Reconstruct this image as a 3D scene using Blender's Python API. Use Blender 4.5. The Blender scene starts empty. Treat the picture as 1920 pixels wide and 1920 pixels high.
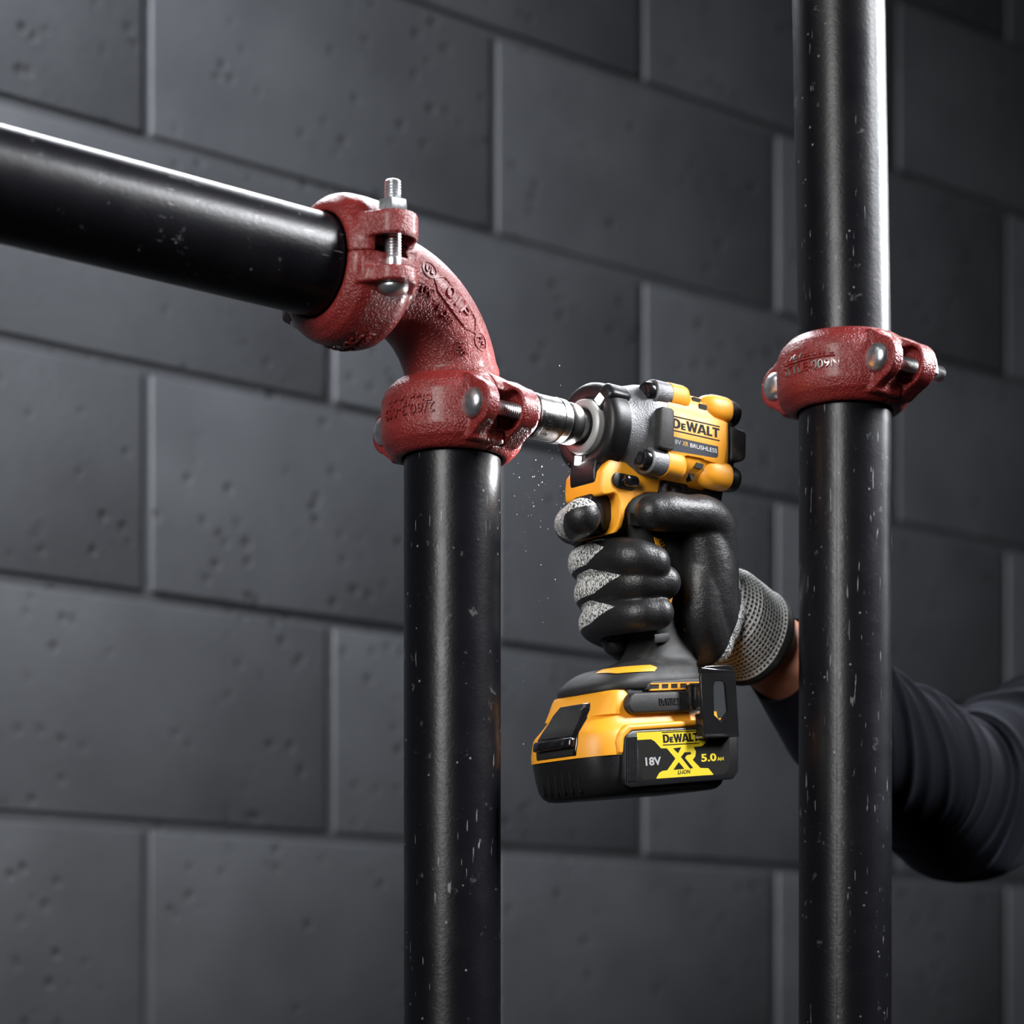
import bpy, bmesh, math, random
import numpy as np
from mathutils import Vector, Matrix, Euler
from mathutils.noise import noise as pnoise
random.seed(7)
sc = bpy.context.scene
col = sc.collection

# ------------------------------------------------------------------ camera, world, lights, exposure
HC = 1.1334                      # camera height
cam = bpy.data.cameras.new('camera'); camo = bpy.data.objects.new('camera', cam); col.objects.link(camo)
camo.location = (0, 0, HC); camo.rotation_euler = (math.radians(90), 0, 0)
cam.sensor_width = 36; cam.sensor_fit = 'HORIZONTAL'; cam.lens = 85.0
cam.shift_y = 0.5208
cam.clip_start = 0.05; cam.clip_end = 50
cam.dof.use_dof = True; cam.dof.focus_distance = 1.5; cam.dof.aperture_fstop = 5.6
sc.camera = camo
sc.view_settings.view_transform = 'Standard'; sc.view_settings.look = 'None'
sc.view_settings.gamma = 1.0; sc.view_settings.use_curve_mapping = False
sc.view_settings.exposure = 0.0
world = bpy.data.worlds.new('world'); sc.world = world; world.use_nodes = True
bg = world.node_tree.nodes['Background']; bg.inputs[0].default_value = (0.55, 0.62, 0.75, 1); bg.inputs[1].default_value = 0.007

def area(name, loc, target, sx, sy, power, color=(1, 1, 1), spread=180):
    l = bpy.data.lights.new(name, 'AREA'); l.shape = 'RECTANGLE'; l.size = sx; l.size_y = sy
    l.energy = power; l.color = color; l.spread = math.radians(spread)
    o = bpy.data.objects.new(name, l); col.objects.link(o)
    o.location = loc
    d = Vector(target) - Vector(loc)
    o.rotation_euler = d.to_track_quat('-Z', 'Y').to_euler()
    return o
# tall strip softbox in front, left of the camera
area('softbox_front', (-0.98, -0.72, 2.15), (0.1, 1.5, 1.55), 0.80, 1.3, 9, (1, 0.99, 0.97), 60)
# overhead softbox behind the pipework, over the wall side
area('softbox_overhead', (-0.15, 2.33, 2.40), (-0.05, 1.45, 1.60), 1.3, 0.22, 10, (0.93, 0.95, 1.0), 110)
# strip light high at the right of the rig
area('strip_right', (2.1, 1.30, 3.0), (0.12, 1.52, 1.5), 0.45, 1.1, 8.5, (0.96, 0.97, 1.0), 36)
# hair light behind the right upright
area('rim_right', (1.75, 2.35, 2.45), (0.2, 1.55, 1.75), 0.30, 0.9, 10, (0.92, 0.96, 1.0), 40)
# wall wash from the left
area('softbox_wall', (-0.85, 1.15, 2.75), (-0.05, 2.60, 1.74), 0.5, 0.5, 11, (0.96, 0.98, 1.0), 60)

# ------------------------------------------------------------------ frames
A = math.radians(40.0)
CA, SA = math.cos(A), math.sin(A)
OX, OY, AXH = -0.0088, 1.4683, 0.387
def W(u, v, w):                       # wrench frame -> world
    return Vector((OX + u * CA + w * SA, OY + u * SA - w * CA, HC + AXH + v))
BU, BV = 0.10, -0.236                 # wrench origin (under the battery)
def T(u, v, w):                       # wrench frame -> wrench local
    return (u - BU, -w, v - BV)

# ------------------------------------------------------------------ materials
MATS = {}
def nt(name):
    m = bpy.data.materials.new(name); m.use_nodes = True
    n = m.node_tree.nodes; l = m.node_tree.links
    return m, n, l, n['Principled BSDF']
def rgb(c): return (c[0], c[1], c[2], 1)
def texco(n, l, scale=(1, 1, 1), kind='Object'):
    tc = n.new('ShaderNodeTexCoord'); mp = n.new('ShaderNodeMapping'); mp.inputs['Scale'].default_value = scale
    l.new(tc.outputs[kind], mp.inputs[0]); return mp.outputs[0]
def noise(n, l, vec, scale, detail=4, rough=0.55):
    t = n.new('ShaderNodeTexNoise'); t.inputs['Scale'].default_value = scale
    t.inputs['Detail'].default_value = detail; t.inputs['Roughness'].default_value = rough
    l.new(vec, t.inputs['Vector']); return t.outputs['Fac']
def ramp(n, l, fac, a, b, ca=(0, 0, 0), cb=(1, 1, 1)):
    r = n.new('ShaderNodeValToRGB'); e = r.color_ramp.elements
    e[0].position = a; e[1].position = b; e[0].color = rgb(ca); e[1].color = rgb(cb)
    l.new(fac, r.inputs[0]); return r.outputs[0]
def mix(n, l, fac, a, b):
    m = n.new('ShaderNodeMix'); m.data_type = 'RGBA'
    if isinstance(fac, (int, float)): m.inputs[0].default_value = fac
    else: l.new(fac, m.inputs[0])
    for s, x in ((6, a), (7, b)):
        if isinstance(x, tuple): m.inputs[s].default_value = rgb(x)
        else: l.new(x, m.inputs[s])
    return m.outputs[2]
def math_(n, l, op, a, b):
    m = n.new('ShaderNodeMath'); m.operation = op
    for i, x in enumerate((a, b)):
        if isinstance(x, (int, float)): m.inputs[i].default_value = x
        else: l.new(x, m.inputs[i])
    return m.outputs[0]
def bump(n, l, bsdf, h, strength, dist=0.001):
    b = n.new('ShaderNodeBump'); b.inputs['Strength'].default_value = strength; b.inputs['Distance'].default_value = dist
    l.new(h, b.inputs['Height']); l.new(b.outputs[0], bsdf.inputs['Normal'])
def simple(name, c, rough=0.5, metal=0.0, bs=None, bstr=0.2, smudge=None, coat=0.0, spec=None, rvar=0.1):
    m, n, l, p = nt(name)
    p.inputs['Base Color'].default_value = rgb(c); p.inputs['Roughness'].default_value = rough; p.inputs['Metallic'].default_value = metal
    if coat: p.inputs['Coat Weight'].default_value = coat; p.inputs['Coat Roughness'].default_value = 0.12
    if spec is not None: p.inputs['Specular IOR Level'].default_value = spec
    v = texco(n, l)
    f = noise(n, l, v, 90, 5)
    r = n.new('ShaderNodeMapRange'); r.inputs[3].default_value = max(0.03, rough - rvar); r.inputs[4].default_value = min(1, rough + rvar)
    l.new(f, r.inputs[0]); l.new(r.outputs[0], p.inputs['Roughness'])
    if smudge:
        f2 = noise(n, l, v, smudge[1], 6, 0.65)
        l.new(mix(n, l, ramp(n, l, f2, smudge[2], smudge[3]), c, smudge[0]), p.inputs['Base Color'])
    if bs:
        bump(n, l, p, noise(n, l, v, bs, 3), bstr, 0.0006)
    MATS[name] = m; return m

YEL = (0.84, 0.345, 0.018)
simple('yellow', YEL, 0.46, 0, 1500, 0.06, ((0.45, 0.15, 0.008), 55, 0.60, 0.80))
simple('black_plastic', (0.009, 0.009, 0.010), 0.38, 0, 1400, 0.15, ((0.035, 0.034, 0.033), 80, 0.6, 0.85), 0, 0.3)
simple('black_gloss', (0.008, 0.008, 0.01), 0.16, 0, None, 0, None, 0.3)
simple('rubber', (0.017, 0.0172, 0.0172), 0.55, 0, 1700, 0.25, ((0.075, 0.073, 0.066), 60, 0.56, 0.85), 0, 0.35)
simple('painted_void', (0.003, 0.003, 0.003), 0.8)  # near-black that paints the shade inside openings; also used for stamped marks
simple('ink', (0.005, 0.005, 0.005), 0.5, spec=0.15)
simple('banner_grey', (0.028, 0.032, 0.042), 0.45, spec=0.2)
simple('white_ink', (0.65, 0.66, 0.66), 0.45)
simple('grey_ink', (0.36, 0.36, 0.37), 0.45)
simple('yellow_ink', (0.66, 0.50, 0.020), 0.5, 0, None, 0, ((0.05, 0.04, 0.01), 420, 0.68, 0.72), spec=0.2)
simple('label_black', (0.009, 0.009, 0.008), 0.5, spec=0.1)
simple('gold_ink', (0.75, 0.42, 0.06), 0.4)
simple('cast_alu', (0.20, 0.204, 0.212), 0.48, 0.65, 1000, 0.5, ((0.085, 0.086, 0.09), 55, 0.45, 0.7))
simple('steel', (0.33, 0.33, 0.335), 0.30, 1.0, 500, 0.2, ((0.16, 0.155, 0.15), 160, 0.48, 0.72))
simple('washer_grey', (0.36, 0.36, 0.355), 0.5, 0.3, 900, 0.15)
simple('zinc', (0.62, 0.64, 0.66), 0.30, 0.92, 260, 0.25, ((0.30, 0.31, 0.32), 160, 0.5, 0.75))
simple('hook_metal', (0.02, 0.02, 0.021), 0.17, 0.55, None, 0, None, 0.4)
simple('gasket', (0.01, 0.01, 0.01), 0.5)
simple('skin', (0.36, 0.155, 0.095), 0.42, 0, 900, 0.25, ((0.30, 0.10, 0.06), 120, 0.45, 0.7))
simple('hair', (0.012, 0.008, 0.006), 0.7, 0, 600, 0.5)
simple('trousers', (0.02, 0.022, 0.03), 0.85, 0, 900, 0.3)
simple('shoe_leather', (0.03, 0.02, 0.014), 0.45, 0, 500, 0.2)
simple('eye_white', (0.7, 0.68, 0.65), 0.2)
simple('eye_dark', (0.02, 0.012, 0.008), 0.15)
simple('lip', (0.36, 0.12, 0.09), 0.4)
simple('seam', (0.03, 0.03, 0.031), 0.35, 0.3, 900, 0.4, ((0.30, 0.30, 0.305), 170, 0.5, 0.6))
simple('dust', (0.75, 0.75, 0.72), 0.6)

def mat_red():
    m, n, l, p = nt('red_paint'); MATS['red_paint'] = m
    v = texco(n, l)
    big = noise(n, l, v, 60, 4)
    l.new(mix(n, l, ramp(n, l, big, 0.35, 0.75), (0.205, 0.019, 0.017), (0.150, 0.014, 0.013)), p.inputs['Base Color'])
    p.inputs['Roughness'].default_value = 0.34
    p.inputs['Coat Weight'].default_value = 0.15; p.inputs['Coat Roughness'].default_value = 0.2
    f = noise(n, l, v, 900, 2, 0.5); f2 = noise(n, l, v, 420, 2)
    bump(n, l, p, math_(n, l, 'ADD', f, math_(n, l, 'MULTIPLY', f2, 0.8)), 0.85, 0.0010)
mat_red()
def mat_worn():
    m, n, l, p = nt('worn_letter'); MATS['worn_letter'] = m
    v = texco(n, l)
    f = noise(n, l, v, 170, 3)
    k = ramp(n, l, f, 0.50, 0.56)
    l.new(mix(n, l, k, (0.215, 0.021, 0.018), (0.34, 0.36, 0.34)), p.inputs['Base Color'])
    p.inputs['Roughness'].default_value = 0.33
    l.new(math_(n, l, 'MULTIPLY', k, 0.7), p.inputs['Metallic'])
mat_worn()
def mat_pipe():
    m, n, l, p = nt('black_pipe'); MATS['black_pipe'] = m
    v = texco(n, l)
    oi = n.new('ShaderNodeObjectInfo')
    add = n.new('ShaderNodeVectorMath'); add.operation = 'ADD'
    l.new(v, add.inputs[0]); l.new(oi.outputs['Random'], add.inputs[1]); v = add.outputs[0]
    # fine scratches stretched along the pipe and a few bright scuffs
    mp = n.new('ShaderNodeMapping'); mp.inputs['Scale'].default_value = (1, 1, 0.12); l.new(v, mp.inputs[0])
    s1 = ramp(n, l, noise(n, l, mp.outputs[0], 520, 2, 0.4), 0.690, 0.715)
    s1 = math_(n, l, 'MULTIPLY', s1, ramp(n, l, noise(n, l, v, 16, 2), 0.50, 0.58))
    vo = n.new('ShaderNodeTexVoronoi'); vo.inputs['Scale'].default_value = 110; l.new(v, vo.inputs['Vector'])
    spots = ramp(n, l, vo.outputs['Distance'], 0.06, 0.10, (1, 1, 1), (0, 0, 0))
    spots = math_(n, l, 'MULTIPLY', spots, ramp(n, l, noise(n, l, v, 30, 2), 0.48, 0.54))
    sc2 = ramp(n, l, noise(n, l, v, 95, 6, 0.7), 0.63, 0.70)
    sc2 = math_(n, l, 'MULTIPLY', sc2, 0.35)
    k = math_(n, l, 'MAXIMUM', math_(n, l, 'MAXIMUM', s1, spots), sc2)
    l.new(mix(n, l, k, (0.0042, 0.0042, 0.0060), (0.16, 0.16, 0.165)), p.inputs['Base Color'])
    p.inputs['Specular IOR Level'].default_value = 0.22
    rr = n.new('ShaderNodeMapRange'); rr.inputs[3].default_value = 0.25; rr.inputs[4].default_value = 0.40
    l.new(noise(n, l, v, 45, 5), rr.inputs[0]); l.new(rr.outputs[0], p.inputs['Roughness'])
    h = math_(n, l, 'ADD', noise(n, l, v, 420, 3), math_(n, l, 'MULTIPLY', noise(n, l, v, 70, 4), 1.2))
    bump(n, l, p, h, 0.20, 0.0005)
mat_pipe()
def mat_wall():
    for nm, ca, cb in (('block_paint', (0.066, 0.070, 0.079), (0.050, 0.053, 0.061)), ('mortar_paint', (0.055, 0.058, 0.066), (0.045, 0.048, 0.055))):
        m, n, l, p = nt(nm); MATS[nm] = m
        v = texco(n, l)
        oi = n.new('ShaderNodeObjectInfo')
        mm = math_(n, l, 'MULTIPLY', oi.outputs['Random'], 37.0)
        add = n.new('ShaderNodeVectorMath'); add.operation = 'ADD'
        l.new(v, add.inputs[0]); l.new(mm, add.inputs[1]); v = add.outputs[0]
        c = mix(n, l, ramp(n, l, noise(n, l, v, 9, 5), 0.35, 0.68), ca, cb)
        vo = n.new('ShaderNodeTexVoronoi'); vo.inputs['Scale'].default_value = 42; l.new(v, vo.inputs['Vector'])
        pit = math_(n, l, 'MULTIPLY', ramp(n, l, vo.outputs['Distance'], 0.16, 0.30, (1, 1, 1), (0, 0, 0)), ramp(n, l, noise(n, l, v, 13, 3), 0.47, 0.60))
        l.new(mix(n, l, math_(n, l, 'MULTIPLY', pit, 0.5), c, (0.025, 0.026, 0.029)), p.inputs['Base Color'])
        p.inputs['Roughness'].default_value = 0.62
        h = math_(n, l, 'SUBTRACT', math_(n, l, 'MULTIPLY', noise(n, l, v, 160, 4), 0.5), math_(n, l, 'MULTIPLY', pit, 1.2))
        bump(n, l, p, h, 0.5, 0.002)
mat_wall()
simple('floor_concrete', (0.06, 0.062, 0.065), 0.6, 0, 60, 0.3, ((0.035, 0.036, 0.038), 4, 0.4, 0.7))
def mat_glove():
    m, n, l, p = nt('glove_coating'); MATS['glove'] = m
    v = texco(n, l)
    at = n.new('ShaderNodeAttribute'); at.attribute_name = 'knit'
    vo = n.new('ShaderNodeTexVoronoi'); vo.inputs['Scale'].default_value = 780; l.new(v, vo.inputs['Vector'])
    mp = n.new('ShaderNodeMapping'); mp.inputs['Scale'].default_value = (900, 900, 560); l.new(v, mp.inputs[0])
    ck = n.new('ShaderNodeTexNoise'); ck.inputs['Scale'].default_value = 1.0; ck.inputs['Detail'].default_value = 2; l.new(mp.outputs[0], ck.inputs['Vector'])
    kc = mix(n, l, ramp(n, l, ck.outputs['Fac'], 0.42, 0.56), (0.05, 0.05, 0.051), (0.76, 0.77, 0.75))
    edge = math_(n, l, 'ADD', at.outputs['Fac'], math_(n, l, 'MULTIPLY', math_(n, l, 'SUBTRACT', noise(n, l, v, 420, 2), 0.5), 0.6))
    k = ramp(n, l, edge, 0.45, 0.55)
    l.new(mix(n, l, k, (0.0115, 0.0115, 0.0125), kc), p.inputs['Base Color'])
    rr = n.new('ShaderNodeMapRange'); rr.inputs[3].default_value = 0.42; rr.inputs[4].default_value = 0.9; l.new(k, rr.inputs[0])
    l.new(rr.outputs[0], p.inputs['Roughness'])
    h = math_(n, l, 'ADD', math_(n, l, 'MULTIPLY', noise(n, l, v, 130, 5, 0.6), 0.9), math_(n, l, 'MULTIPLY', noise(n, l, v, 900, 2), 0.35))
    h = math_(n, l, 'ADD', h, math_(n, l, 'MULTIPLY', math_(n, l, 'MULTIPLY', k, vo.outputs['Distance']), -1.5))
    bump(n, l, p, h, 0.55, 0.0012)
mat_glove()
def mat_cuff():
    m, n, l, p = nt('knit_cuff'); MATS['knit'] = m
    uv = n.new('ShaderNodeUVMap'); uv.uv_map = 'UVMap'
    sep = n.new('ShaderNodeSeparateXYZ'); l.new(uv.outputs[0], sep.inputs[0])
    def sn(x, k, ph=0.0):
        return math_(n, l, 'SINE', math_(n, l, 'ADD', math_(n, l, 'MULTIPLY', x, k * 2 * math.pi), ph), 0)
    rows = sn(sep.outputs[1], 19); cols = sn(sep.outputs[0], 62)
    zig = sn(sep.outputs[0], 124)
    h = math_(n, l, 'ADD', math_(n, l, 'MULTIPLY', rows, 0.6), math_(n, l, 'MULTIPLY', math_(n, l, 'MULTIPLY', cols, rows), 0.45))
    v = texco(n, l); nz = noise(n, l, v, 800, 3)
    h2 = math_(n, l, 'ADD', h, math_(n, l, 'MULTIPLY', math_(n, l, 'SUBTRACT', nz, 0.5), 1.6))
    f = n.new('ShaderNodeMapRange'); f.inputs[1].default_value = -1; f.inputs[2].default_value = 1; l.new(h2, f.inputs[0])
    l.new(mix(n, l, ramp(n, l, f.outputs[0], 0.22, 0.50), (0.02, 0.02, 0.021), (0.74, 0.75, 0.73)), p.inputs['Base Color'])
    p.inputs['Roughness'].default_value = 0.9
    bump(n, l, p, f.outputs[0], 0.9, 0.0012)
mat_cuff()
def mat_shirt():
    m, n, l, p = nt('navy_cloth'); MATS['navy'] = m
    v = texco(n, l)
    p.inputs['Base Color'].default_value = rgb((0.0028, 0.0032, 0.0058)); p.inputs['Roughness'].default_value = 0.85
    p.inputs['Sheen Weight'].default_value = 0.16; p.inputs['Sheen Roughness'].default_value = 0.4; p.inputs['Sheen Tint'].default_value = rgb((0.35, 0.37, 0.5))
    p.inputs['Specular IOR Level'].default_value = 0.08
    bump(n, l, p, noise(n, l, v, 700, 3), 0.4, 0.0008)
mat_shirt()
def mat_led():
    m, n, l, p = nt('led_light'); MATS['led'] = m
    p.inputs['Base Color'].default_value = (1, 1, 1, 1)
    p.inputs['Emission Color'].default_value = (1, 0.99, 0.98, 1); p.inputs['Emission Strength'].default_value = 35
mat_led()

# ------------------------------------------------------------------ mesh helpers
def finish(me, name, mat, parent=None, angle=35, mats=None):
    for p in me.polygons: p.use_smooth = True
    me.set_sharp_from_angle(angle=math.radians(angle))
    for mm in (mats or [mat]):
        me.materials.append(MATS[mm])
    o = bpy.data.objects.new(name, me); col.objects.link(o)
    if parent: o.parent = parent
    return o
class MB:
    def __init__(s): s.v = []; s.f = []; s.uv = None
    def add(s, vs, fs):
        b = len(s.v); s.v += [tuple(x) for x in vs]; s.f += [tuple(i + b for i in f) for f in fs]; return s
    def mesh(s, name='m'):
        me = bpy.data.meshes.new(name); me.from_pydata(s.v, [], s.f); me.update()
        bm = bmesh.new(); bm.from_mesh(me); bmesh.ops.recalc_face_normals(bm, faces=bm.faces[:]); bm.to_mesh(me); bm.free()
        return me
    def obj(s, name, mat, parent=None, angle=35): return finish(s.mesh(name), name, mat, parent, angle)
def rings(rs, caps=True):
    """rs: list of rings with the same number of points"""
    n = len(rs[0]); v = [p for r in rs for p in r]; f = []
    for i in range(len(rs) - 1):
        for j in range(n):
            k = (j + 1) % n
            f.append((i * n + j, i * n + k, (i + 1) * n + k, (i + 1) * n + j))
    if caps:
        f.append(tuple(range(n))); f.append(tuple(range((len(rs) - 1) * n, len(rs) * n)))
    return v, f
def lathe(profile, n=48, origin=(0, 0, 0), axis='x', caps=True):
    """profile [(a, r)] about an axis"""
    rs = []
    for a, r in profile:
        ring = []
        for j in range(n):
            t = 2 * math.pi * j / n; c, s = r * math.cos(t), r * math.sin(t)
            p = {'x': (a, c, s), 'y': (c, a, s), 'z': (c, s, a)}[axis]
            ring.append((origin[0] + p[0], origin[1] + p[1], origin[2] + p[2]))
        rs.append(ring)
    return rings(rs, caps)
def spow(x, e): return math.copysign(abs(x) ** e, x)
def prism_bm(poly, z0, z1, bev=0.0, seg=2):
    """polygon in xy extruded in z with bevelled edges; returns mesh"""
    bm = bmesh.new()
    a = [bm.verts.new((x, y, z0)) for x, y in poly]; b = [bm.verts.new((x, y, z1)) for x, y in poly]
    bm.faces.new(a[::-1]); bm.faces.new(b)
    n = len(poly)
    for i in range(n): bm.faces.new((a[i], a[(i + 1) % n], b[(i + 1) % n], b[i]))
    bmesh.ops.recalc_face_normals(bm, faces=bm.faces[:])
    if bev:
        es = [e for e in bm.edges if len(e.link_faces) == 2 and e.calc_face_angle(0) > math.radians(25)]
        bmesh.ops.bevel(bm, geom=es, offset=bev, segments=seg, affect='EDGES', profile=0.5, clamp_overlap=True)
    me = bpy.data.meshes.new('p'); bm.to_mesh(me); bm.free(); return me
def xform(me, fn):
    co = np.empty(len(me.vertices) * 3); me.vertices.foreach_get('co', co); co = co.reshape(-1, 3)
    out = np.array([fn(*p) for p in co]); me.vertices.foreach_set('co', out.ravel()); me.update()
    bm = bmesh.new(); bm.from_mesh(me); bmesh.ops.recalc_face_normals(bm, faces=bm.faces[:]); bm.to_mesh(me); bm.free()
    return me
def side_prism(poly_uv, w0, w1, name, mat, parent, bev=0.001, seg=2, angle=35):
    me = prism_bm(poly_uv, w0, w1, bev, seg); xform(me, lambda x, y, z: T(x, y, z))
    return finish(me, name, mat, parent, angle)
def rbox(cx, cy, cz, sx, sy, sz, bev, seg=2):
    me = prism_bm([(cx - sx / 2, cy - sy / 2), (cx + sx / 2, cy - sy / 2), (cx + sx / 2, cy + sy / 2), (cx - sx / 2, cy + sy / 2)], cz - sz / 2, cz + sz / 2, bev, seg)
    return me
def join_meshes(mes, name='j'):
    bm = bmesh.new()
    for m in mes: bm.from_mesh(m)
    out = bpy.data.meshes.new(name); bm.to_mesh(out); bm.free(); return out
def mb_mesh(vf):
    return MB().add(*vf).mesh()
def evaluated(ob):
    dg = bpy.context.evaluated_depsgraph_get(); dg.update()
    return bpy.data.meshes.new_from_object(ob.evaluated_get(dg))
def remesh(me, voxel, smooth=4, cut=None, fac=0.5):
    ob = bpy.data.objects.new('tmp', me); col.objects.link(ob)
    cob = None
    r = ob.modifiers.new('r', 'REMESH'); r.mode = 'VOXEL'; r.voxel_size = voxel
    if cut:
        cob = bpy.data.objects.new('cut', cut); col.objects.link(cob)
        b = ob.modifiers.new('b', 'BOOLEAN'); b.operation = 'DIFFERENCE'; b.object = cob; b.solver = 'EXACT'
        r2 = ob.modifiers.new('r2', 'REMESH'); r2.mode = 'VOXEL'; r2.voxel_size = voxel
    if smooth:
        s = ob.modifiers.new('s', 'SMOOTH'); s.factor = fac; s.iterations = smooth
    out = evaluated(ob)
    bpy.data.objects.remove(ob)
    if cob: bpy.data.objects.remove(cob)
    return out
def curve_mesh(polys, depth=0.0, bev=0.0):
    cu = bpy.data.curves.new('c', 'CURVE'); cu.dimensions = '2D'; cu.fill_mode = 'BOTH'; cu.extrude = depth; cu.bevel_depth = bev; cu.bevel_resolution = 2
    for pts in polys:
        s = cu.splines.new('POLY'); s.points.add(len(pts) - 1); s.use_cyclic_u = True
        for i, (x, y) in enumerate(pts): s.points[i].co = (x, y, 0, 1)
    ob = bpy.data.objects.new('tmpc', cu); col.objects.link(ob)
    me = evaluated(ob); bpy.data.objects.remove(ob); bpy.data.curves.remove(cu)
    return me
def text_mesh(s, size, depth=0.0, bold=0.0, align='LEFT', space=1.0, shear=0.0):
    cu = bpy.data.curves.new('t', 'FONT'); cu.body = s; cu.size = size; cu.extrude = depth; cu.offset = bold
    cu.align_x = align; cu.space_character = space; cu.shear = shear; cu.resolution_u = 3
    ob = bpy.data.objects.new('tmpt', cu); col.objects.link(ob)
    me = evaluated(ob); bpy.data.objects.remove(ob); bpy.data.curves.remove(cu)
    return me
def fit_text(s, x0, y0, width, height, depth, bold=0.0, shear=0.0):
    """text scaled to a box; returns mesh in xy"""
    me = text_mesh(s, 1.0, 0.0, bold, 'LEFT', 1.0, shear)
    co = np.empty(len(me.vertices) * 3); me.vertices.foreach_get('co', co); co = co.reshape(-1, 3)
    mn, mx = co.min(0), co.max(0)
    k = (width / (mx[0] - mn[0]), height / (mx[1] - mn[1]))
    bm = bmesh.new(); bm.from_mesh(me)
    if depth:
        r = bmesh.ops.extrude_face_region(bm, geom=bm.faces[:])
        for v in r['geom']:
            if isinstance(v, bmesh.types.BMVert): v.co.z = 1.0
    for v in bm.verts:
        v.co = Vector((x0 + (v.co.x - mn[0]) * k[0], y0 + (v.co.y - mn[1]) * k[1], v.co.z * depth))
    bm.to_mesh(me); bm.free(); return me
DW = {'D': ([[(0, 0), (0, 1), (.45, 1), (.66, .9), (.78, .7), (.78, .3), (.66, .1), (.45, 0)], [(.25, .2), (.25, .8), (.4, .8), (.52, .66), (.52, .34), (.4, .2)]], .84),
      'E': ([[(0, 0), (0, .68), (.44, .68), (.44, .52), (.21, .52), (.21, .42), (.41, .42), (.41, .27), (.21, .27), (.21, .16), (.44, .16), (.44, 0)]], .47),
      'W': ([[(0, 1), (.25, 1), (.36, .42), (.48, 1), (.68, 1), (.80, .42), (.91, 1), (1.14, 1), (.92, 0), (.69, 0), (.58, .52), (.47, 0), (.24, 0)]], 1.06),
      'A': ([[(0, 0), (.31, 1), (.62, 1), (.93, 0), (.67, 0), (.62, .18), (.31, .18), (.26, 0)], [(.37, .36), (.56, .36), (.465, .72)]], .93),
      'L': ([[(0, 0), (0, 1), (.25, 1), (.25, .21), (.56, .21), (.56, 0)]], .54),
      'T': ([[(.23, 0), (.23, .79), (0, .79), (0, 1), (.72, 1), (.72, .79), (.48, .79), (.48, 0)]], .72)}
def logo_polys(x0, y0, width, height):
    tot = sum(DW[c][1] for c in 'DEWALT'); k = width / tot; x = 0; out = []
    for c in 'DEWALT':
        ps, adv = DW[c]
        for p in ps: out.append([(x0 + (x + a) * k, y0 + b * height) for a, b in p])
        x += adv
    return out
def bezier_path(pts, n):
    """Catmull-Rom through points (any dimension)"""
    P = [np.array(p, float) for p in pts]; P = [2 * P[0] - P[1]] + P + [2 * P[-1] - P[-2]]
    out = []
    for i in range(1, len(P) - 2):
        for k in range(n):
            t = k / n; a, b, c, d = P[i - 1], P[i], P[i + 1], P[i + 2]
            out.append(0.5 * (2 * b + (c - a) * t + (2 * a - 5 * b + 4 * c - d) * t * t + (3 * b - a - 3 * c + d) * t ** 3))
    out.append(P[-2]); return out
def chain(pr, n=20, sub=8, squash=None):
    """closed tube with round ends; pr: [(x,y,z,r)]"""
    path = bezier_path(pr, sub)
    pts = [Vector(p[:3]) for p in path]; rad = [max(0.001, p[3]) for p in path]
    # hemispherical ends
    t0 = (pts[0] - pts[1]).normalized(); t1 = (pts[-1] - pts[-2]).normalized()
    head = [(pts[0] + t0 * rad[0] * math.sin(a), rad[0] * math.cos(a)) for a in (1.5, 1.25, 0.95, 0.6, 0.3)]
    tail = [(pts[-1] + t1 * rad[-1] * math.sin(a), rad[-1] * math.cos(a)) for a in (0.3, 0.6, 0.95, 1.25, 1.5)]
    seq = head + list(zip(pts, rad)) + tail
    up = Vector((0.13, 0.21, 0.97)); rs = []
    for i, (p, r) in enumerate(seq):
        t = (seq[min(i + 1, len(seq) - 1)][0] - seq[max(i - 1, 0)][0]).normalized()
        x = up.cross(t)
        if x.length < 1e-3: x = Vector((1, 0, 0)).cross(t)
        x.normalize(); y = t.cross(x); up = y
        rs.append([tuple(p + x * (r * math.cos(2 * math.pi * j / n)) + y * (r * math.sin(2 * math.pi * j / n))) for j in range(n)])
    return rings(rs)
def empty(name, loc=(0, 0, 0), rot=(0, 0, 0)):
    o = bpy.data.objects.new(name, None); col.objects.link(o); o.location = loc; o.rotation_euler = rot; o.empty_display_size = 0.05
    return o
def tag(o, label, cat, group=None):
    o['label'] = label; o['category'] = cat
    if group: o['group'] = group
    return o
def copy_tree(o, parent=None):
    c = o.copy(); col.objects.link(c); c.parent = parent
    for ch in list(o.children): copy_tree(ch, c)
    return c

# ------------------------------------------------------------------ setting: floor and block wall
fl = bpy.data.meshes.new('floor')
fl.from_pydata([(-4, -3, -0.1), (6, -3, -0.1), (6, 6, -0.1), (-4, 6, -0.1), (-4, -3, 0), (6, -3, 0), (6, 6, 0), (-4, 6, 0)], [],
               [(0, 3, 2, 1), (4, 5, 6, 7), (0, 1, 5, 4), (1, 2, 6, 5), (2, 3, 7, 6), (3, 0, 4, 7)])
o = finish(fl, 'floor', 'floor_concrete'); o['kind'] = 'structure'
WX, WY = -0.482, 2.277
T0, T1, COURSE, MOD = -1.90, 3.60, 0.225, 0.4442
me = prism_bm([(T0, 0.0034), (T1, 0.0034), (T1, 0.20), (T0, 0.20)], 0, COURSE * 15)
wall = finish(me, 'wall_back', 'mortar_paint'); wall.location = (WX, WY, 0); wall.rotation_euler = (0, 0, A); wall['kind'] = 'structure'
def block_mesh(L):
    return prism_bm([(-L / 2, 0), (L / 2, 0), (L / 2, 0.06), (-L / 2, 0.06)], 0, COURSE - 0.010, 0.0032, 3)
bmesh_full = block_mesh(MOD - 0.010)
for p in bmesh_full.polygons: p.use_smooth = True
bmesh_full.set_sharp_from_angle(angle=math.radians(40)); bmesh_full.materials.append(MATS['block_paint'])
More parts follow.
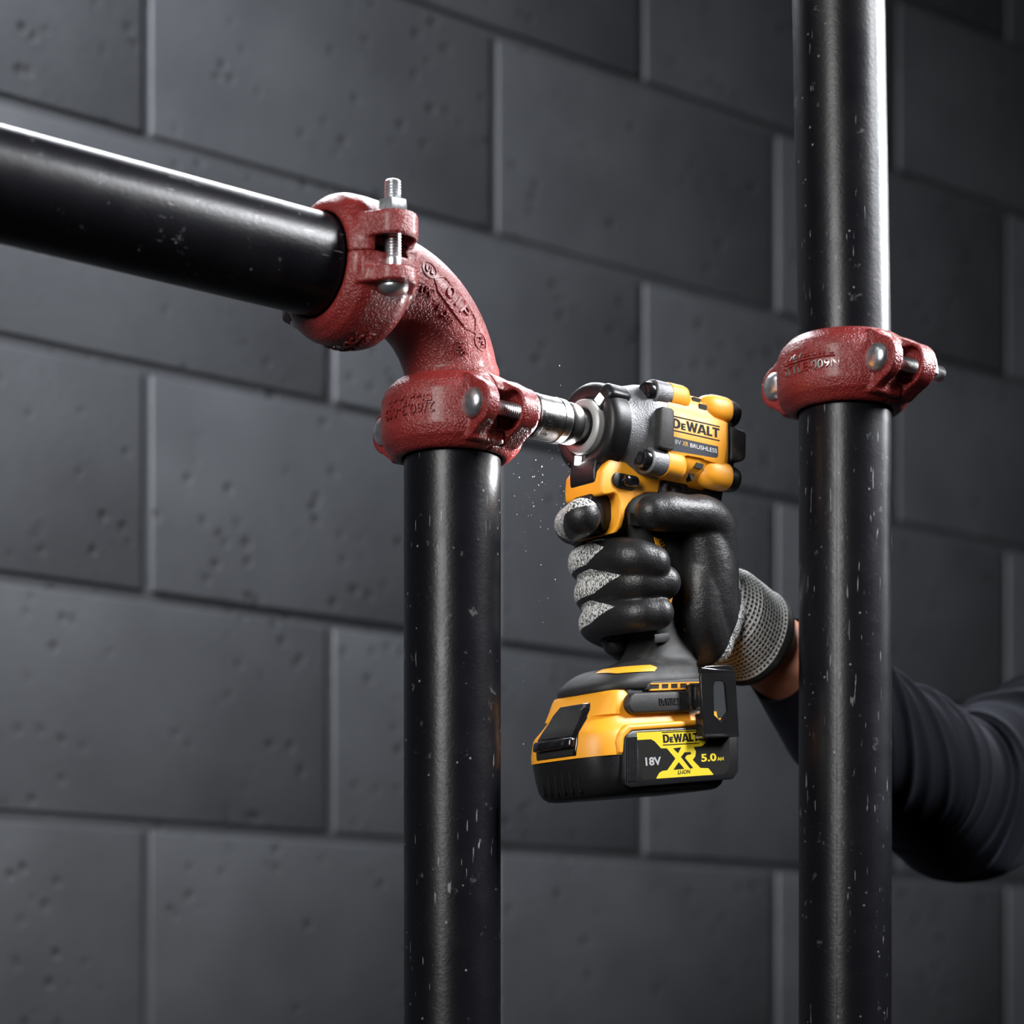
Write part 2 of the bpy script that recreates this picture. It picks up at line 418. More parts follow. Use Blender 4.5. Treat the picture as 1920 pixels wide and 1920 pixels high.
for r in range(15):
    off = 0.3825 if r % 2 == 0 else 0.3825 - MOD / 2      # the course between 1.6666 and 1.8916 has a joint at 0.3825
    # course index of that row:
    k0 = math.ceil((T0 - off) / MOD)
    t = off + k0 * MOD
    while t + MOD <= T1 + 1e-6:
        b = bpy.data.objects.new('block', bmesh_full); col.objects.link(b); b.parent = wall
        b.location = (t + MOD / 2, random.uniform(-0.0012, 0.0012), r * COURSE + 0.005)
        b.rotation_euler = (random.uniform(-.0015, .0015), 0, random.uniform(-.0012, .0012))
        t += MOD

# ------------------------------------------------------------------ pipes
RP = 0.03015
PL = (-0.0371, 1.502)                 # left upright
PR = (0.2177, 1.580)                  # right upright
HH = HC + 0.4636                      # axis of the level pipe
ZL = HC + 0.387; ZR = HC + 0.4365
def pipe_mesh(length, n=96):
    """open hollow steel pipe along z with rolled grooves near the ends"""
    t = 0.0039
    prof = [(0, RP - t), (0, RP - 0.0006), (0.0006, RP), (0.0140, RP), (0.0145, RP - 0.0014), (0.0225, RP - 0.0014), (0.0230, RP)]
    m = 40; prof += [(0.023 + (length - 0.046) * i / m, RP) for i in range(1, m)]
    prof += [(length - a, r) for a, r in [(0.0230, RP), (0.0225, RP - 0.0014), (0.0145, RP - 0.0014), (0.0140, RP), (0.0006, RP), (0, RP - 0.0006), (0, RP - t)]]
    prof += [(0, RP - t)]
    rs = []
    for a, r in prof: rs.append([(r * math.cos(2 * math.pi * j / n), r * math.sin(2 * math.pi * j / n), a) for j in range(n)])
    return MB().add(*rings(rs, False)).mesh('pipe')
def pipe(length, loc, rot, label):
    o = finish(pipe_mesh(length), 'steel_pipe', 'black_pipe', None, 50); o.location = loc; o.rotation_euler = rot
    return tag(o, label, 'pipe', 'black steel pipes of the rig')
pipe(ZL - 0.001, (PL[0], PL[1], 0), (0, 0, 0), 'upright glossy black steel pipe running down below the red elbow')
pipe(ZR - 0.001, (PR[0], PR[1], 0), (0, 0, 0), 'scratched upright black steel pipe below the red coupling, crossing the sleeved arm')
seam_pipe = bpy.data.objects['steel_pipe.001']
rs_ = random.Random(5); smb = MB(); zz = ZR - 0.66; a0 = math.atan2(-0.952, -0.307); srs = []
while zz < ZR - 0.03:
    k_ = 0.004 + 0.010 * max(0.0, pnoise(Vector((3.1, 0.7, zz * 60)))) * (1.0 if zz < ZR - 0.20 else 0.25); dz = rs_.uniform(-.0015, .0015)
    srs.append([((RP + h_) * math.cos(a0 + g_ * k_ + dz), (RP + h_) * math.sin(a0 + g_ * k_ + dz), zz) for g_, h_ in ((-1.3, -0.0003), (-1, 0.00004), (0, 0.00022), (1, 0.00004), (1.3, -0.0003))])
    zz += 0.002
smb.add(*rings(srs))
smb.obj('weld_seam', 'seam', seam_pipe, 60)
pipe(1.75, (PR[0], PR[1], ZR + 0.001), (0, math.radians(-1.0), 0), 'short upright black pipe section above the red coupling with a bright rim')
HD = 0.0800                                             # elbow centre to joint, level side
hs = Vector((PL[0] - CA * (HD + 0.001), PL[1] - SA * (HD + 0.001), HH))
rot = Vector((-CA, -SA, 0)).to_track_quat('Z', 'Y').to_euler()
pipe(1.35, hs, rot, 'level black steel pipe reaching the red elbow, light along its top')

# ------------------------------------------------------------------ elbow
def elbow():
    root = empty('pipe_elbow', (PL[0], PL[1], ZL + 0.001), (0, 0, A))
    tag(root, 'red painted cast iron pipe elbow with raised markings between two couplings', 'pipe elbow')
    ev = HH - ZL - 0.001; eh = HD - 0.001          # vertical and level reach
    R = 0.058
    def axis_pt(s):
        """s 0..1: start on the upright joint, end on the level joint; local x = d, z up"""
        L1 = ev - R; L2 = R * math.pi / 2; L3 = eh - R; d = s * (L1 + L2 + L3)
        if d < L1: return Vector((0, 0, d)), Vector((0, 0, 1))
        if d < L1 + L2:
            a = (d - L1) / R; return Vector((-R + R * math.cos(a), 0, L1 + R * math.sin(a))), Vector((-math.sin(a), 0, math.cos(a)))
        return Vector((-R - (d - L1 - L2), 0, ev)), Vector((-1, 0, 0))
    def rad(s):
        e = min(s, 1 - s)
        r = 0.0288
        r += 0.0013 * math.exp(-((e - 0.0) / 0.10) ** 4)
        r += 0.0012 * math.exp(-((e - 0.205) / 0.022) ** 2)
        return r
    def frame(s, th, dr=0):
        p, t = axis_pt(s); side = Vector((0, -1, 0)); outw = t.cross(side)  # side = towards the viewer
        # outw points to the outside of the bend
        n = side * math.cos(th) + outw * math.sin(th)
        return p + n * (rad(s) + dr)
    n, m = 72, 90; rs = []
    for i in range(m + 1):
        s = i / m; rs.append([tuple(frame(s, 2 * math.pi * j / n)) for j in range(n)])
    inner = []
    for i in (m, 0):
        s = i / m; inner.append([tuple(frame(s, 2 * math.pi * j / n, -0.006)) for j in range(n)])
    body = MB().add(*rings(rs + [inner[0]] , False)).obj('elbow_body', 'red_paint', root, 60)
    # raised markings wrapped on the cast surface
    outs = math.copysign(1, (frame(0.5, math.pi / 2) - axis_pt(0.5)[0]).x)
    L = (ev - R) + R * math.pi / 2 + (eh - R)
    def wrap(me, s0, th0, rotd, name, mat='red_paint', dh=0.0):
        c, sn = math.cos(math.radians(rotd)), math.sin(math.radians(rotd))
        def f(x, y, z):
            a = x * c - y * sn; b = x * sn + y * c
            # a runs along the elbow from the level joint to the upright joint, b runs across toward the outside
            return tuple(frame(s0 - a / L, th0 + outs * b / 0.03, z + dh))
        xform(me, f); return finish(me, name, mat, body, 30)
    def txt(s, wd, ht, *a):
        wrap(fit_text(s, -wd / 2, -ht / 2, wd, ht, 0.0011), *a)
    txt('01P', 0.020, 0.0078, 0.52, 0.10, 0, 'raised_lettering')
    txt('LPC', 0.0105, 0.0055, 0.69, -0.25, 10, 'raised_lettering')
    txt('V DBP', 0.0170, 0.0042, 0.53, -0.35, 0, 'raised_lettering')
    txt('VdS', 0.0125, 0.0060, 0.33, -0.375, -10, 'raised_lettering')
    def ring_poly(r0, r1, k=28): return [[(r1 * math.cos(2 * math.pi * i / k), r1 * math.sin(2 * math.pi * i / k)) for i in range(k)], [(r0 * math.cos(2 * math.pi * i / k), r0 * math.sin(2 * math.pi * i / k)) for i in range(k)]]
    for t_, s0, th in (('UL', 0.71, 0.20), ('FM', 0.32, 0.175)):
        mes = [curve_mesh(ring_poly(0.0046, 0.0055), 0.0006), fit_text(t_, -0.003, -0.0022, 0.006, 0.0044, 0.0010)]
        wrap(join_meshes(mes), s0, th, 0, 'raised_emblem')
    # rim of the lozenge panel round the number
    loz = [(-0.0215, 0.0), (-0.0155, 0.0062), (0.0155, 0.0062), (0.0215, 0.0), (0.0155, -0.0062), (-0.0155, -0.0062)]
    k = 0.90
    def dens(p):
        o_ = []
        for i in range(len(p)):
            a, b = p[i], p[(i + 1) % len(p)]
            o_ += [(a[0] + (b[0] - a[0]) * j / 6, a[1] + (b[1] - a[1]) * j / 6) for j in range(6)]
        return o_
    wrap(curve_mesh([dens(loz), dens([(x * k, y * 0.86) for x, y in loz])], 0.0006), 0.52, 0.10, 0, 'panel_rim')
elbow()

# ------------------------------------------------------------------ grooved couplings
YB = 0.0445                       # bolt offset from the pipe axis
def arc_body(sign):
    """half ring round the pipe axis z; sign -1: the bolt-head half"""
    prof = [(-0.0238, 0.0310), (-0.0236, 0.0342), (-0.0222, 0.0368), (-0.0165, 0.0422), (-0.0110, 0.0442), (0, 0.0446),
            (0.0110, 0.0442), (0.0165, 0.0422), (0.0222, 0.0368), (0.0236, 0.0342), (0.0238, 0.0310), (0.0150, 0.0312), (0.0100, 0.0390), (-0.0100, 0.0390), (-0.0150, 0.0312)]
    prof = [(z, r) for z, r in prof]
    n = 40; rs = []
    for i in range(n + 1):
        a = -math.pi / 2 + math.pi * i / n
        rs.append([(sign * r * math.cos(a), r * math.sin(a), z) for z, r in prof])
    return mb_mesh(rings(rs))
def ear_outline(k, grow=0.0, tip=0.0165):
    """ear shape in (y,z): joins the ring, ends in a round lobe about the bolt"""
    pts = [(0.026, -0.0205 - grow), (0.0375, -0.0205 - grow)]
    for i in range(13):
        a = -math.pi * 0.42 + math.pi * 0.84 * i / 12
        pts.append((YB + (tip + grow) * math.cos(a), (tip + grow) * math.sin(a)))
    pts += [(0.0375, 0.0205 + grow), (0.026, 0.0205 + grow)]
    return [(k * y, z) for y, z in pts]
def ear(k, x0, x1, tip):
    me = prism_bm(ear_outline(k, 0.0, tip), x0, x1)
    return xform(me, lambda a, b, c: (c, a, b))
def stadium(k, cy, hl, r, x0, x1):
    pts = []
    for i in range(24):
        a = 2 * math.pi * i / 24
        pts.append((k * cy + r * math.cos(a) * 1.05, hl * math.copysign(1, math.sin(a)) + r * math.sin(a)))
    me = prism_bm(pts, x0, x1)
    return xform(me, lambda a, b, c: (c, a, b))
def housing_a():
    parts = [arc_body(-1)]
    for k in (-1, 1):
        parts.append(ear(k, -0.0188, -0.0098, 0.0142))
        # tongue that reaches past the parting plane
        parts.append(rbox(-0.0045, k * 0.0370, -0.0155, 0.025, 0.010, 0.0105, 0.002))
        parts.append(rbox(-0.0085, k * 0.0370, 0.0150, 0.014, 0.010, 0.0105, 0.002))
    return remesh(join_meshes(parts), 0.0010, 5)
def housing_b():
    parts = [arc_body(1)]; cuts = []
    for k in (-1, 1):
        parts.append(ear(k, 0.0078, 0.0222, 0.0150))
        cuts.append(stadium(k, 0.0458, 0.0020, 0.0100, -0.02, 0.0152))
        cuts.append(rbox(-0.02, k * 0.0370, -0.0155, 0.057, 0.0102, 0.0107, 0.0))
    m = join_meshes(parts)
    for c in cuts: m = bool_diff(m, c)
    return remesh(m, 0.0010, 5)
def bool_diff(me, cut):
    ob = bpy.data.objects.new('tmp', me); col.objects.link(ob)
    cob = bpy.data.objects.new('cut', cut); col.objects.link(cob)
    if not me.get('solid'):
        r = ob.modifiers.new('r', 'REMESH'); r.mode = 'VOXEL'; r.voxel_size = 0.0009
    b = ob.modifiers.new('b', 'BOOLEAN'); b.operation = 'DIFFERENCE'; b.object = cob; b.solver = 'EXACT'
    out = evaluated(ob); out['solid'] = 1
    bpy.data.objects.remove(ob); bpy.data.objects.remove(cob); return out
HA, HB = housing_a(), housing_b()
def thread_profile(a, b, r, pitch=0.00155):
    out = []; x = a
    while x + pitch < b:
        out += [(x, r - 0.0010), (x + pitch * 0.5, r)]; x += pitch
    out += [(b - 0.0004, r - 0.0006), (b, r - 0.0012)]
    return out
def bolt_parts():
    RB = 0.0050
    head = MB().add(*lathe([(-0.0186, 0.0088), (-0.0194, 0.0092), (-0.0208, 0.0089), (-0.0224, 0.0077), (-0.0236, 0.0057), (-0.0243, 0.0030), (-0.0245, 0.0004)], 40)).mesh('bolt_head')
    shank = MB().add(*lathe([(-0.0188, RB), (-0.0035, RB), (-0.0033, RB - 0.0005)] + thread_profile(-0.0031, 0.0430, RB, 0.0017), 28)).mesh('bolt_shank')
    hexr = 0.0092
    nut = []
    for a, k in ((0.0221, 0.96), (0.0227, 1.0), (0.0299, 1.0), (0.0307, 0.95)):
        nut.append([(a, hexr * k * math.cos(math.pi / 3 * j + 0.35), hexr * k * math.sin(math.pi / 3 * j + 0.35)) for j in range(6)])
    nut = MB().add(*rings(nut)).mesh('nut')
    return head, shank, nut
BH, BS, BN = bolt_parts()
def set_mesh(me, mat, angle):
    for p in me.polygons: p.use_smooth = True
    me.set_sharp_from_angle(angle=math.radians(angle)); me.materials.append(MATS[mat])
set_mesh(HA, 'red_paint', 60); set_mesh(HB, 'red_paint', 60); set_mesh(BH, 'zinc', 40); set_mesh(BS, 'zinc', 40); set_mesh(BN, 'zinc', 30)
GK = MB().add(*lathe([(-0.0215, 0.0307), (-0.0215, 0.0318), (0.0215, 0.0318), (0.0215, 0.0307)], 64, axis='z', caps=False)).mesh('gasket'); set_mesh(GK, 'gasket', 30)
def link(name, me, parent, loc=(0, 0, 0)):
    o = bpy.data.objects.new(name, me); col.objects.link(o); o.parent = parent; o.location = loc; return o
def cyl_text(s, wd, ht, th0, z0, parent, flip=False, mat='red_paint', shear=0.0, underline=False):
    me = fit_text(s, -wd / 2, -ht / 2, wd, ht, 0.0013, 0.0, shear)
    if underline:
        bar = prism_bm([(-wd / 2 + wd * i / 12, -ht / 2 - 0.0018) for i in range(13)] + [(wd / 2 - wd * i / 12, -ht / 2 - 0.0009) for i in range(13)], 0, 0.0013)
        me = join_meshes([me, bar])
    def f(x, y, z):
        if flip: x, y = -x, -y
        zz = z0 + y; r = 0.0444 - 0.9 * max(0.0, abs(zz) - 0.003) ** 2 / 0.012 + z
        a = th0 - x / 0.0445
        return (-r * math.cos(a), r * math.sin(a), zz)
    xform(me, f)
    return finish(me, 'raised_lettering', mat, parent, 30)
def coupling(mat_world, label, kind, nut_near=True):
    root = empty('pipe_coupling'); root.matrix_world = mat_world
    tag(root, label, 'pipe coupling', 'red grooved couplings')
    a = link('housing', HA, root); link('housing', HB, root); link('gasket', GK, root)
    for k in (-1, 1):
        b = link('bolt', BS, root, (0, k * YB, 0)); link('bolt_head', BH, b)
        link('nut', BN, root, (0, k * YB, 0))
    rad = math.radians
    if kind == 'left':
        cyl_text('Firelock', 0.036, 0.0080, rad(-14), 0.0062, a, True, 'red_paint', 0.2)
        cyl_text('2/60.3-009', 0.040, 0.0062, rad(-12), -0.0015, a, True)
    elif kind == 'right':
        cyl_text('Victaulic', 0.040, 0.0068, rad(-8), 0.0072, a, False, 'worn_letter', 0.2, True)
        cyl_text('STYLE-009N', 0.043, 0.0056, rad(-10), -0.0022, a, False, 'worn_letter')
    else:
        cyl_text('Firelock', 0.036, 0.0080, rad(0), 0.0050, a, False, 'worn_letter', 0.2)
        cyl_text('2/60.3-009N', 0.040, 0.0062, rad(0), -0.0045, a)
    return root
rz = Matrix.Rotation(A, 4, 'Z')
coupling(Matrix.Translation((PL[0], PL[1], ZL)) @ rz, 'red coupling under the elbow with the steel socket on its nut', 'left')
coupling(Matrix.Translation((PR[0], PR[1], ZR)) @ rz, 'red coupling with worn lettering joining two upright pipes in front of the arm', 'right')
hm = Matrix(((0, -SA, -CA), (0, CA, -SA), (1, 0, 0)))     # columns: x up, y = -n, z = -d
coupling(Matrix.Translation((PL[0] - CA * HD, PL[1] - SA * HD, HH)) @ hm.to_4x4(), 'red coupling on the level pipe with an upright threaded bolt and nut', 'top')

# ------------------------------------------------------------------ socket
S0 = 0.0236
so = empty('impact_socket', W(S0, 0, 0), (0, 0, A))
tag(so, 'scuffed steel impact socket between the red coupling and the wrench nose', 'socket')
MB().add(*lathe([(0.0075, 0.0098), (0.0, 0.0100), (0.0, 0.0128), (0.0010, 0.0138), (0.0035, 0.0140), (0.0039, 0.0137), (0.0200, 0.0137), (0.0205, 0.0140), (0.0258, 0.0138), (0.0270, 0.0130), (0.0272, 0.0118), (0.0280, 0.0112)], 64)).obj('socket_body', 'steel', so, 25)
MB().add(*lathe([(0.0270, 0.0108), (0.0290, 0.0127), (0.0320, 0.0130), (0.0355, 0.0128), (0.0375, 0.0120), (0.0380, 0.0100)], 48)).obj('retaining_ring', 'rubber', so, 40)
tm = fit_text('13 MM', -0.008, -0.0022, 0.016, 0.0044, 0.0002)
xform(tm, lambda x, y, z: (0.0085 - y, -(0.01365 + z) * math.cos(-0.75 + x / 0.0137), (0.01365 + z) * math.sin(-0.75 + x / 0.0137)))
finish(tm, 'stamped_size', 'painted_void', bpy.data.objects['socket_body'], 30)

# ------------------------------------------------------------------ impact wrench
wr = empty('impact_wrench', W(BU, BV, 0), (0, 0, A))
tag(wr, 'yellow and black cordless impact wrench held in the gloved hand', 'impact wrench')
TAU = math.radians(6.8)
def sec_uw(u, hw, hv, e, cv=0.0, n=56):
    """section across the tool axis at u"""
    return [T(u, cv + hv * spow(math.sin(2 * math.pi * j / n), 2 / e), hw * spow(math.cos(2 * math.pi * j / n), 2 / e)) for j in range(n)]
def loft_u(secs, name, mat, parent, angle=40):
    return MB().add(*rings([sec_uw(*s) for s in secs])).obj(name, mat, parent, angle)
def lathe_u(prof, name, mat, parent, v=0.0, w=0.0, n=48, angle=35):
    vs, fs = lathe(prof, n)
    return MB().add([T(x, v + z, w + y) for x, y, z in vs], fs).obj(name, mat, parent, angle)
# nose
lathe_u([(0.060, 0.0085), (0.0605, 0.0100), (0.074, 0.0102), (0.080, 0.0102)], 'anvil', 'steel', wr)
lathe_u([(0.0725, 0.0105), (0.0672, 0.0117), (0.0664, 0.0128), (0.0664, 0.0140), (0.0668, 0.0158), (0.0680, 0.0170), (0.0720, 0.0176), (0.0760, 0.0176)], 'nose_collar', 'washer_grey', wr)
bumper = lathe_u([(0.0720, 0.0172), (0.0712, 0.0180), (0.0704, 0.0200), (0.0700, 0.0225), (0.0704, 0.0250), (0.0716, 0.0268), (0.0735, 0.0279), (0.0765, 0.0284), (0.0810, 0.0286), (0.0845, 0.0286), (0.0850, 0.0280), (0.0850, 0.0270)], 'nose_bumper', 'black_plastic', wr, n=72)
def led_pod(ang, reach, name='led_pod'):
    c, s = math.cos(ang), math.sin(ang)
    me = rbox(0, 0, 0, 0.0185, 0.0125, 0.0165, 0.0035, 3)     # x: along u, y: tangent, z: radial
    # front nose of the pod slopes back
    def f(x, y, z):
        r = 0.0215 + reach + z; uu = 0.0785 + x + 0.15 * max(0, z)
        w_, v_ = r * c - y * s, r * s + y * c
        return T(uu, v_, w_)
    xform(me, f); p = finish(me, name, 'black_plastic', wr, 40)
    m2 = rbox(0, 0, 0, 0.0012, 0.0058, 0.0056, 0.0005, 2)
    def g(x, y, z):
        r = 0.0205 + reach * 0.4 + z; uu = 0.0692 + x + 0.15 * max(0, z + 0.002)
        return T(uu, r * s + y * c, r * c - y * s)
    xform(m2, g); finish(m2, 'led', 'led', p, 40)
    sp = bpy.data.lights.new('led_beam', 'SPOT'); sp.energy = 0.55; sp.spot_size = math.radians(115); sp.spot_blend = 0.7; sp.shadow_soft_size = 0.003
    so_ = bpy.data.objects.new('led_beam', sp); col.objects.link(so_)
    r = 0.0205 + reach * 0.4
    so_.location = W(0.0672, r * s, r * c)
    so_.rotation_euler = (Vector((-CA, -SA, 0)) + 0.0 * Vector((0, 0, 1))).to_track_quat('-Z', 'Y').to_euler()
for a_, rc in ((43, 0.0012), (-103, 0.0012), (165, 0.0012)): led_pod(math.radians(a_), rc)
# chin of the bumper
side_prism([(0.0700, -0.020), (0.0680, -0.0290), (0.0685, -0.0375), (0.0740, -0.0378), (0.0790, -0.0345), (0.0830, -0.0280), (0.0840, -0.018)], -0.0125, 0.0125, 'nose_chin', 'black_plastic', wr, 0.003, 3)
# gear case
loft_u([(0.0800, 0.0272, 0.0272, 2.0), (0.0845, 0.0274, 0.0274, 2.0), (0.0900, 0.0280, 0.0280, 2.1), (0.0960, 0.0298, 0.0290, 2.4), (0.1010, 0.0312, 0.0300, 2.9), (0.1060, 0.0320, 0.0302, 3.2), (0.1170, 0.0322, 0.0302, 3.4)], 'gear_case', 'cast_alu', wr, 50)
def boss(vc, wc, u0, u1, r, name, mat, tail=0.004, e=2.4):
    secs = []
    for k in range(2): secs.append((u0 + 0.0006 * k, r * (0.92 + 0.08 * k)))
    secs += [(u1 - tail, r), (u1 - tail * 0.5, r * 0.93), (u1 - tail * 0.15, r * 0.72), (u1, r * 0.35)]
    rs = []
    for u, rr in secs: rs.append([T(u, vc + rr * spow(math.sin(2 * math.pi * j / 32), 2 / e), wc + rr * spow(math.cos(2 * math.pi * j / 32), 2 / e)) for j in range(32)])
    return MB().add(*rings(rs)).obj(name, mat, wr, 35)
for sw in (1, -1):
    for vc, wc, u0 in ((0.0222, 0.0245, 0.1035), (-0.0212, 0.0262, 0.0985)):
        boss(vc, sw * wc, u0, u0 + 0.016, 0.0082, 'screw_boss', 'cast_alu', 0.001)
        boss(vc, sw * wc, u0 + 0.0125, u0 + 0.0305, 0.0086, 'housing_boss', 'yellow', 0.006)
        s_ = lathe_u([(u0 - 0.0050, 0.0030), (u0 - 0.0052, 0.0046), (u0 - 0.0046, 0.0060), (u0 - 0.0030, 0.0067), (u0 + 0.001, 0.0067)], 'screw', 'black_gloss', wr, vc, sw * wc, 32)
        lathe_u([(u0 - 0.00535, 0.0028), (u0 - 0.0050, 0.0028), (u0 - 0.0040, 0.0026)], 'painted_recess', 'painted_void', s_, vc, sw * wc, 6, 20)  # solid dark disc, the shade of the drive recess is painted
# motor housing
loft_u([(0.1120, 0.0300, 0.0282, 3.6), (0.1130, 0.0322, 0.0296, 3.6), (0.1180, 0.0326, 0.0298, 3.8), (0.1500, 0.0326, 0.0292, 3.8), (0.1620, 0.0320, 0.0288, 3.6), (0.1665, 0.0314, 0.0284, 3.4)], 'motor_housing', 'yellow', wr, 40)
for sw in (1, -1):
    for vc in (0.0205, -0.0215):
        rs = []
        for u, r in ((0.1440, 0.0020), (0.1455, 0.0048), (0.1490, 0.0075), (0.1540, 0.0088), (0.1600, 0.0090), (0.1660, 0.0089), (0.1680, 0.0085)):
            rs.append([T(u, vc + r * spow(math.sin(2 * math.pi * j / 32), 0.85), sw * 0.0258 + sw * 0.0 + r * spow(math.cos(2 * math.pi * j / 32), 0.85)) for j in range(32)])
        MB().add(*rings(rs)).obj('rear_lobe', 'yellow', wr, 45)
        rs = []
        for u, r in ((0.1676, 0.0087), (0.1740, 0.0086), (0.1775, 0.0078), (0.1792, 0.0055)):
            rs.append([T(u, vc + r * math.sin(2 * math.pi * j / 32), sw * 0.0245 + r * math.cos(2 * math.pi * j / 32)) for j in range(32)])
        MB().add(*rings(rs)).obj('cap_lobe', 'black_plastic', wr, 45)
    # raised side panel
    pan = [(0.1134, 0.0117), (0.1304, 0.0117), (0.1330, 0.0112), (0.1430, 0.0112), (0.1455, 0.0119), (0.1625, 0.0119), (0.1632, -0.0040), (0.1605, -0.0163), (0.1440, -0.0155), (0.1415, -0.0148), (0.1280, -0.0150), (0.1255, -0.0160), (0.1134, -0.0160)]
    side_prism(pan, sw * 0.0318, sw * 0.0334, 'side_panel', 'yellow', wr, 0.0006, 2)
    # vent openings as near-black solids, nothing cut; their shade is in the colour
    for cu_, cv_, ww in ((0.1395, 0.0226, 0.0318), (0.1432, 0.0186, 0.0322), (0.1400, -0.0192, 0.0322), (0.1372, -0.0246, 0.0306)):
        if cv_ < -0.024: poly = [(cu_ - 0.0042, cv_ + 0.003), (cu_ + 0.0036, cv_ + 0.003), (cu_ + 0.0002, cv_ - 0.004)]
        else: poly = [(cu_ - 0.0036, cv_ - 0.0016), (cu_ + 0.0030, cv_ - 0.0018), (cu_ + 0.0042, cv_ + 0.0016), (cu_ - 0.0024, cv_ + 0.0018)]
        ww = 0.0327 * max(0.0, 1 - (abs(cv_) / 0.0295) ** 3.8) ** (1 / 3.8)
        side_prism(poly, sw * (ww - 0.004), sw * (ww + 0.0005), 'painted_vent', 'painted_void', wr, 0.0)
    side_prism([(0.1012, -0.0140), (0.1030, -0.0150), (0.1120, -0.0150), (0.1136, -0.0135), (0.1138, 0.0100), (0.1122, 0.0114), (0.1040, 0.0114), (0.1022, 0.0100)], sw * 0.030, sw * 0.0365, 'side_bumper', 'rubber', wr, 0.0022, 3)
# vent recess rim at the top and rear cap
loft_u([(0.1650, 0.0305, 0.0275, 3.4), (0.1660, 0.0316, 0.0286, 3.4), (0.1700, 0.0312, 0.0284, 3.2), (0.1740, 0.0298, 0.0272, 3.0), (0.1765, 0.0270, 0.0245, 2.8), (0.1772, 0.0200, 0.0180, 2.6)], 'rear_cap', 'black_plastic', wr, 40)
for sw in (1, -1):
    side_prism([(0.1680, 0.0110), (0.1800, 0.0098), (0.1828, 0.0085), (0.1826, -0.0075), (0.1795, -0.0105), (0.1680, -0.0120)], sw * 0.0225, sw * 0.0322, 'rear_bumper', 'rubber', wr, 0.0022, 3)
# lettering on the side panel
def side_flat(me, w, name, mat, parent, rot=None):
    if rot:
        u0, v0, a = rot; c, s = math.cos(a), math.sin(a)
        xform(me, lambda x, y, z: T(u0 + x * c - y * s, v0 + x * s + y * c, w + z))
    else: xform(me, lambda x, y, z: T(x, y, w + z))
    return finish(me, name, mat, parent, 30)
panel = [o for o in wr.children if o.name.startswith('side_panel')][0]
WP = 0.03345
side_flat(curve_mesh(logo_polys(0.1146, 0.0004, 0.0418, 0.0062)), WP, 'logo_lettering', 'ink', panel)
side_flat(curve_mesh([[(0.1140, 0.0073), (0.1566, 0.0073), (0.1566, 0.0082), (0.1140, 0.0082)], [(0.1140, -0.0016), (0.1566, -0.0016), (0.1566, -0.0007), (0.1140, -0.0007)]]), WP, 'logo_rules', 'ink', panel)
side_flat(curve_mesh([[(0.1134, -0.0050), (0.1552, -0.0050), (0.1552, -0.0108), (0.1542, -0.0122), (0.1525, -0.0126), (0.1134, -0.0142)]]), WP, 'banner', 'banner_grey', panel)
side_flat(fit_text('BRUSHLESS', 0.1302, -0.0094, 0.0238, 0.0026, 0), WP + 0.00012, 'banner_lettering', 'white_ink', panel)
side_flat(fit_text('XR', 0.1235, -0.0094, 0.0050, 0.0029, 0), WP + 0.00012, 'banner_lettering', 'gold_ink', panel)
side_flat(fit_text('18V', 0.1152, -0.0094, 0.0070, 0.0029, 0), WP + 0.00012, 'banner_lettering', 'grey_ink', panel)

# lower yellow frame with the tongue behind the trigger
fr = [(0.0700, -0.0300), (0.0690, -0.0385), (0.0695, -0.0440), (0.0715, -0.0452), (0.0760, -0.0440), (0.0805, -0.0425), (0.0830, -0.0435), (0.0848, -0.0480), (0.0850, -0.0567), (0.0832, -0.0625), (0.0790, -0.0680),
      (0.0830, -0.0672), (0.0872, -0.0630), (0.0890, -0.0575), (0.0898, -0.0519), (0.0928, -0.0475), (0.0968, -0.0438), (0.1066, -0.0388), (0.1182, -0.0370), (0.1203, -0.0302), (0.1260, -0.0285), (0.1390, -0.0285), (0.1425, -0.0315), (0.1560, -0.0312), (0.1620, -0.0260), (0.1600, -0.0180), (0.0800, -0.0180)]
side_prism(fr, -0.0172, 0.0172, 'handle_frame', 'yellow', wr, 0.0028, 3, 45)
side_prism([(0.0690, -0.0425), (0.0675, -0.0470), (0.0700, -0.0500), (0.0735, -0.0530), (0.0745, -0.0600), (0.0765, -0.0655), (0.0830, -0.0670), (0.0880, -0.0600), (0.0880, -0.0400)], -0.0092, 0.0092, 'trigger', 'black_plastic', wr, 0.003, 3, 45)
def pill(u0, u1, vc, r, w0, w1, name, mat, bev=0.001):
    pts = []
    for i in range(24):
        a = 2 * math.pi * i / 24
        cx = u1 - r if math.cos(a) > 0 else u0 + r
        pts.append((cx + r * math.cos(a), vc + r * math.sin(a)))
    return side_prism(pts, w0, w1, name, mat, wr, bev, 2)
for sw in (1, -1):
    pill(0.0782, 0.0985, -0.0345, 0.0048, sw * 0.0150, sw * 0.0186, 'button_shroud', 'black_plastic', 0.0005)
    pill(0.0850, 0.0975, -0.0343, 0.0036, sw * 0.0150, sw * 0.0225, 'direction_button', 'black_gloss', 0.0014)
# black seam web behind the frame
for sw in (1, -1):
    side_prism([(0.1180, -0.0400), (0.1190, -0.0310), (0.1215, -0.0275), (0.1270, -0.0262), (0.1400, -0.0262), (0.1440, -0.0300), (0.1600, -0.0300), (0.1700, -0.0235), (0.1760, -0.0235), (0.1735, -0.0345), (0.1640, -0.0430), (0.1400, -0.0400), (0.1385, -0.0305), (0.1270, -0.0300), (0.1245, -0.0330), (0.1245, -0.0400)], sw * 0.0100, sw * 0.0184, 'grip_web', 'black_plastic', wr, 0.0008, 2)

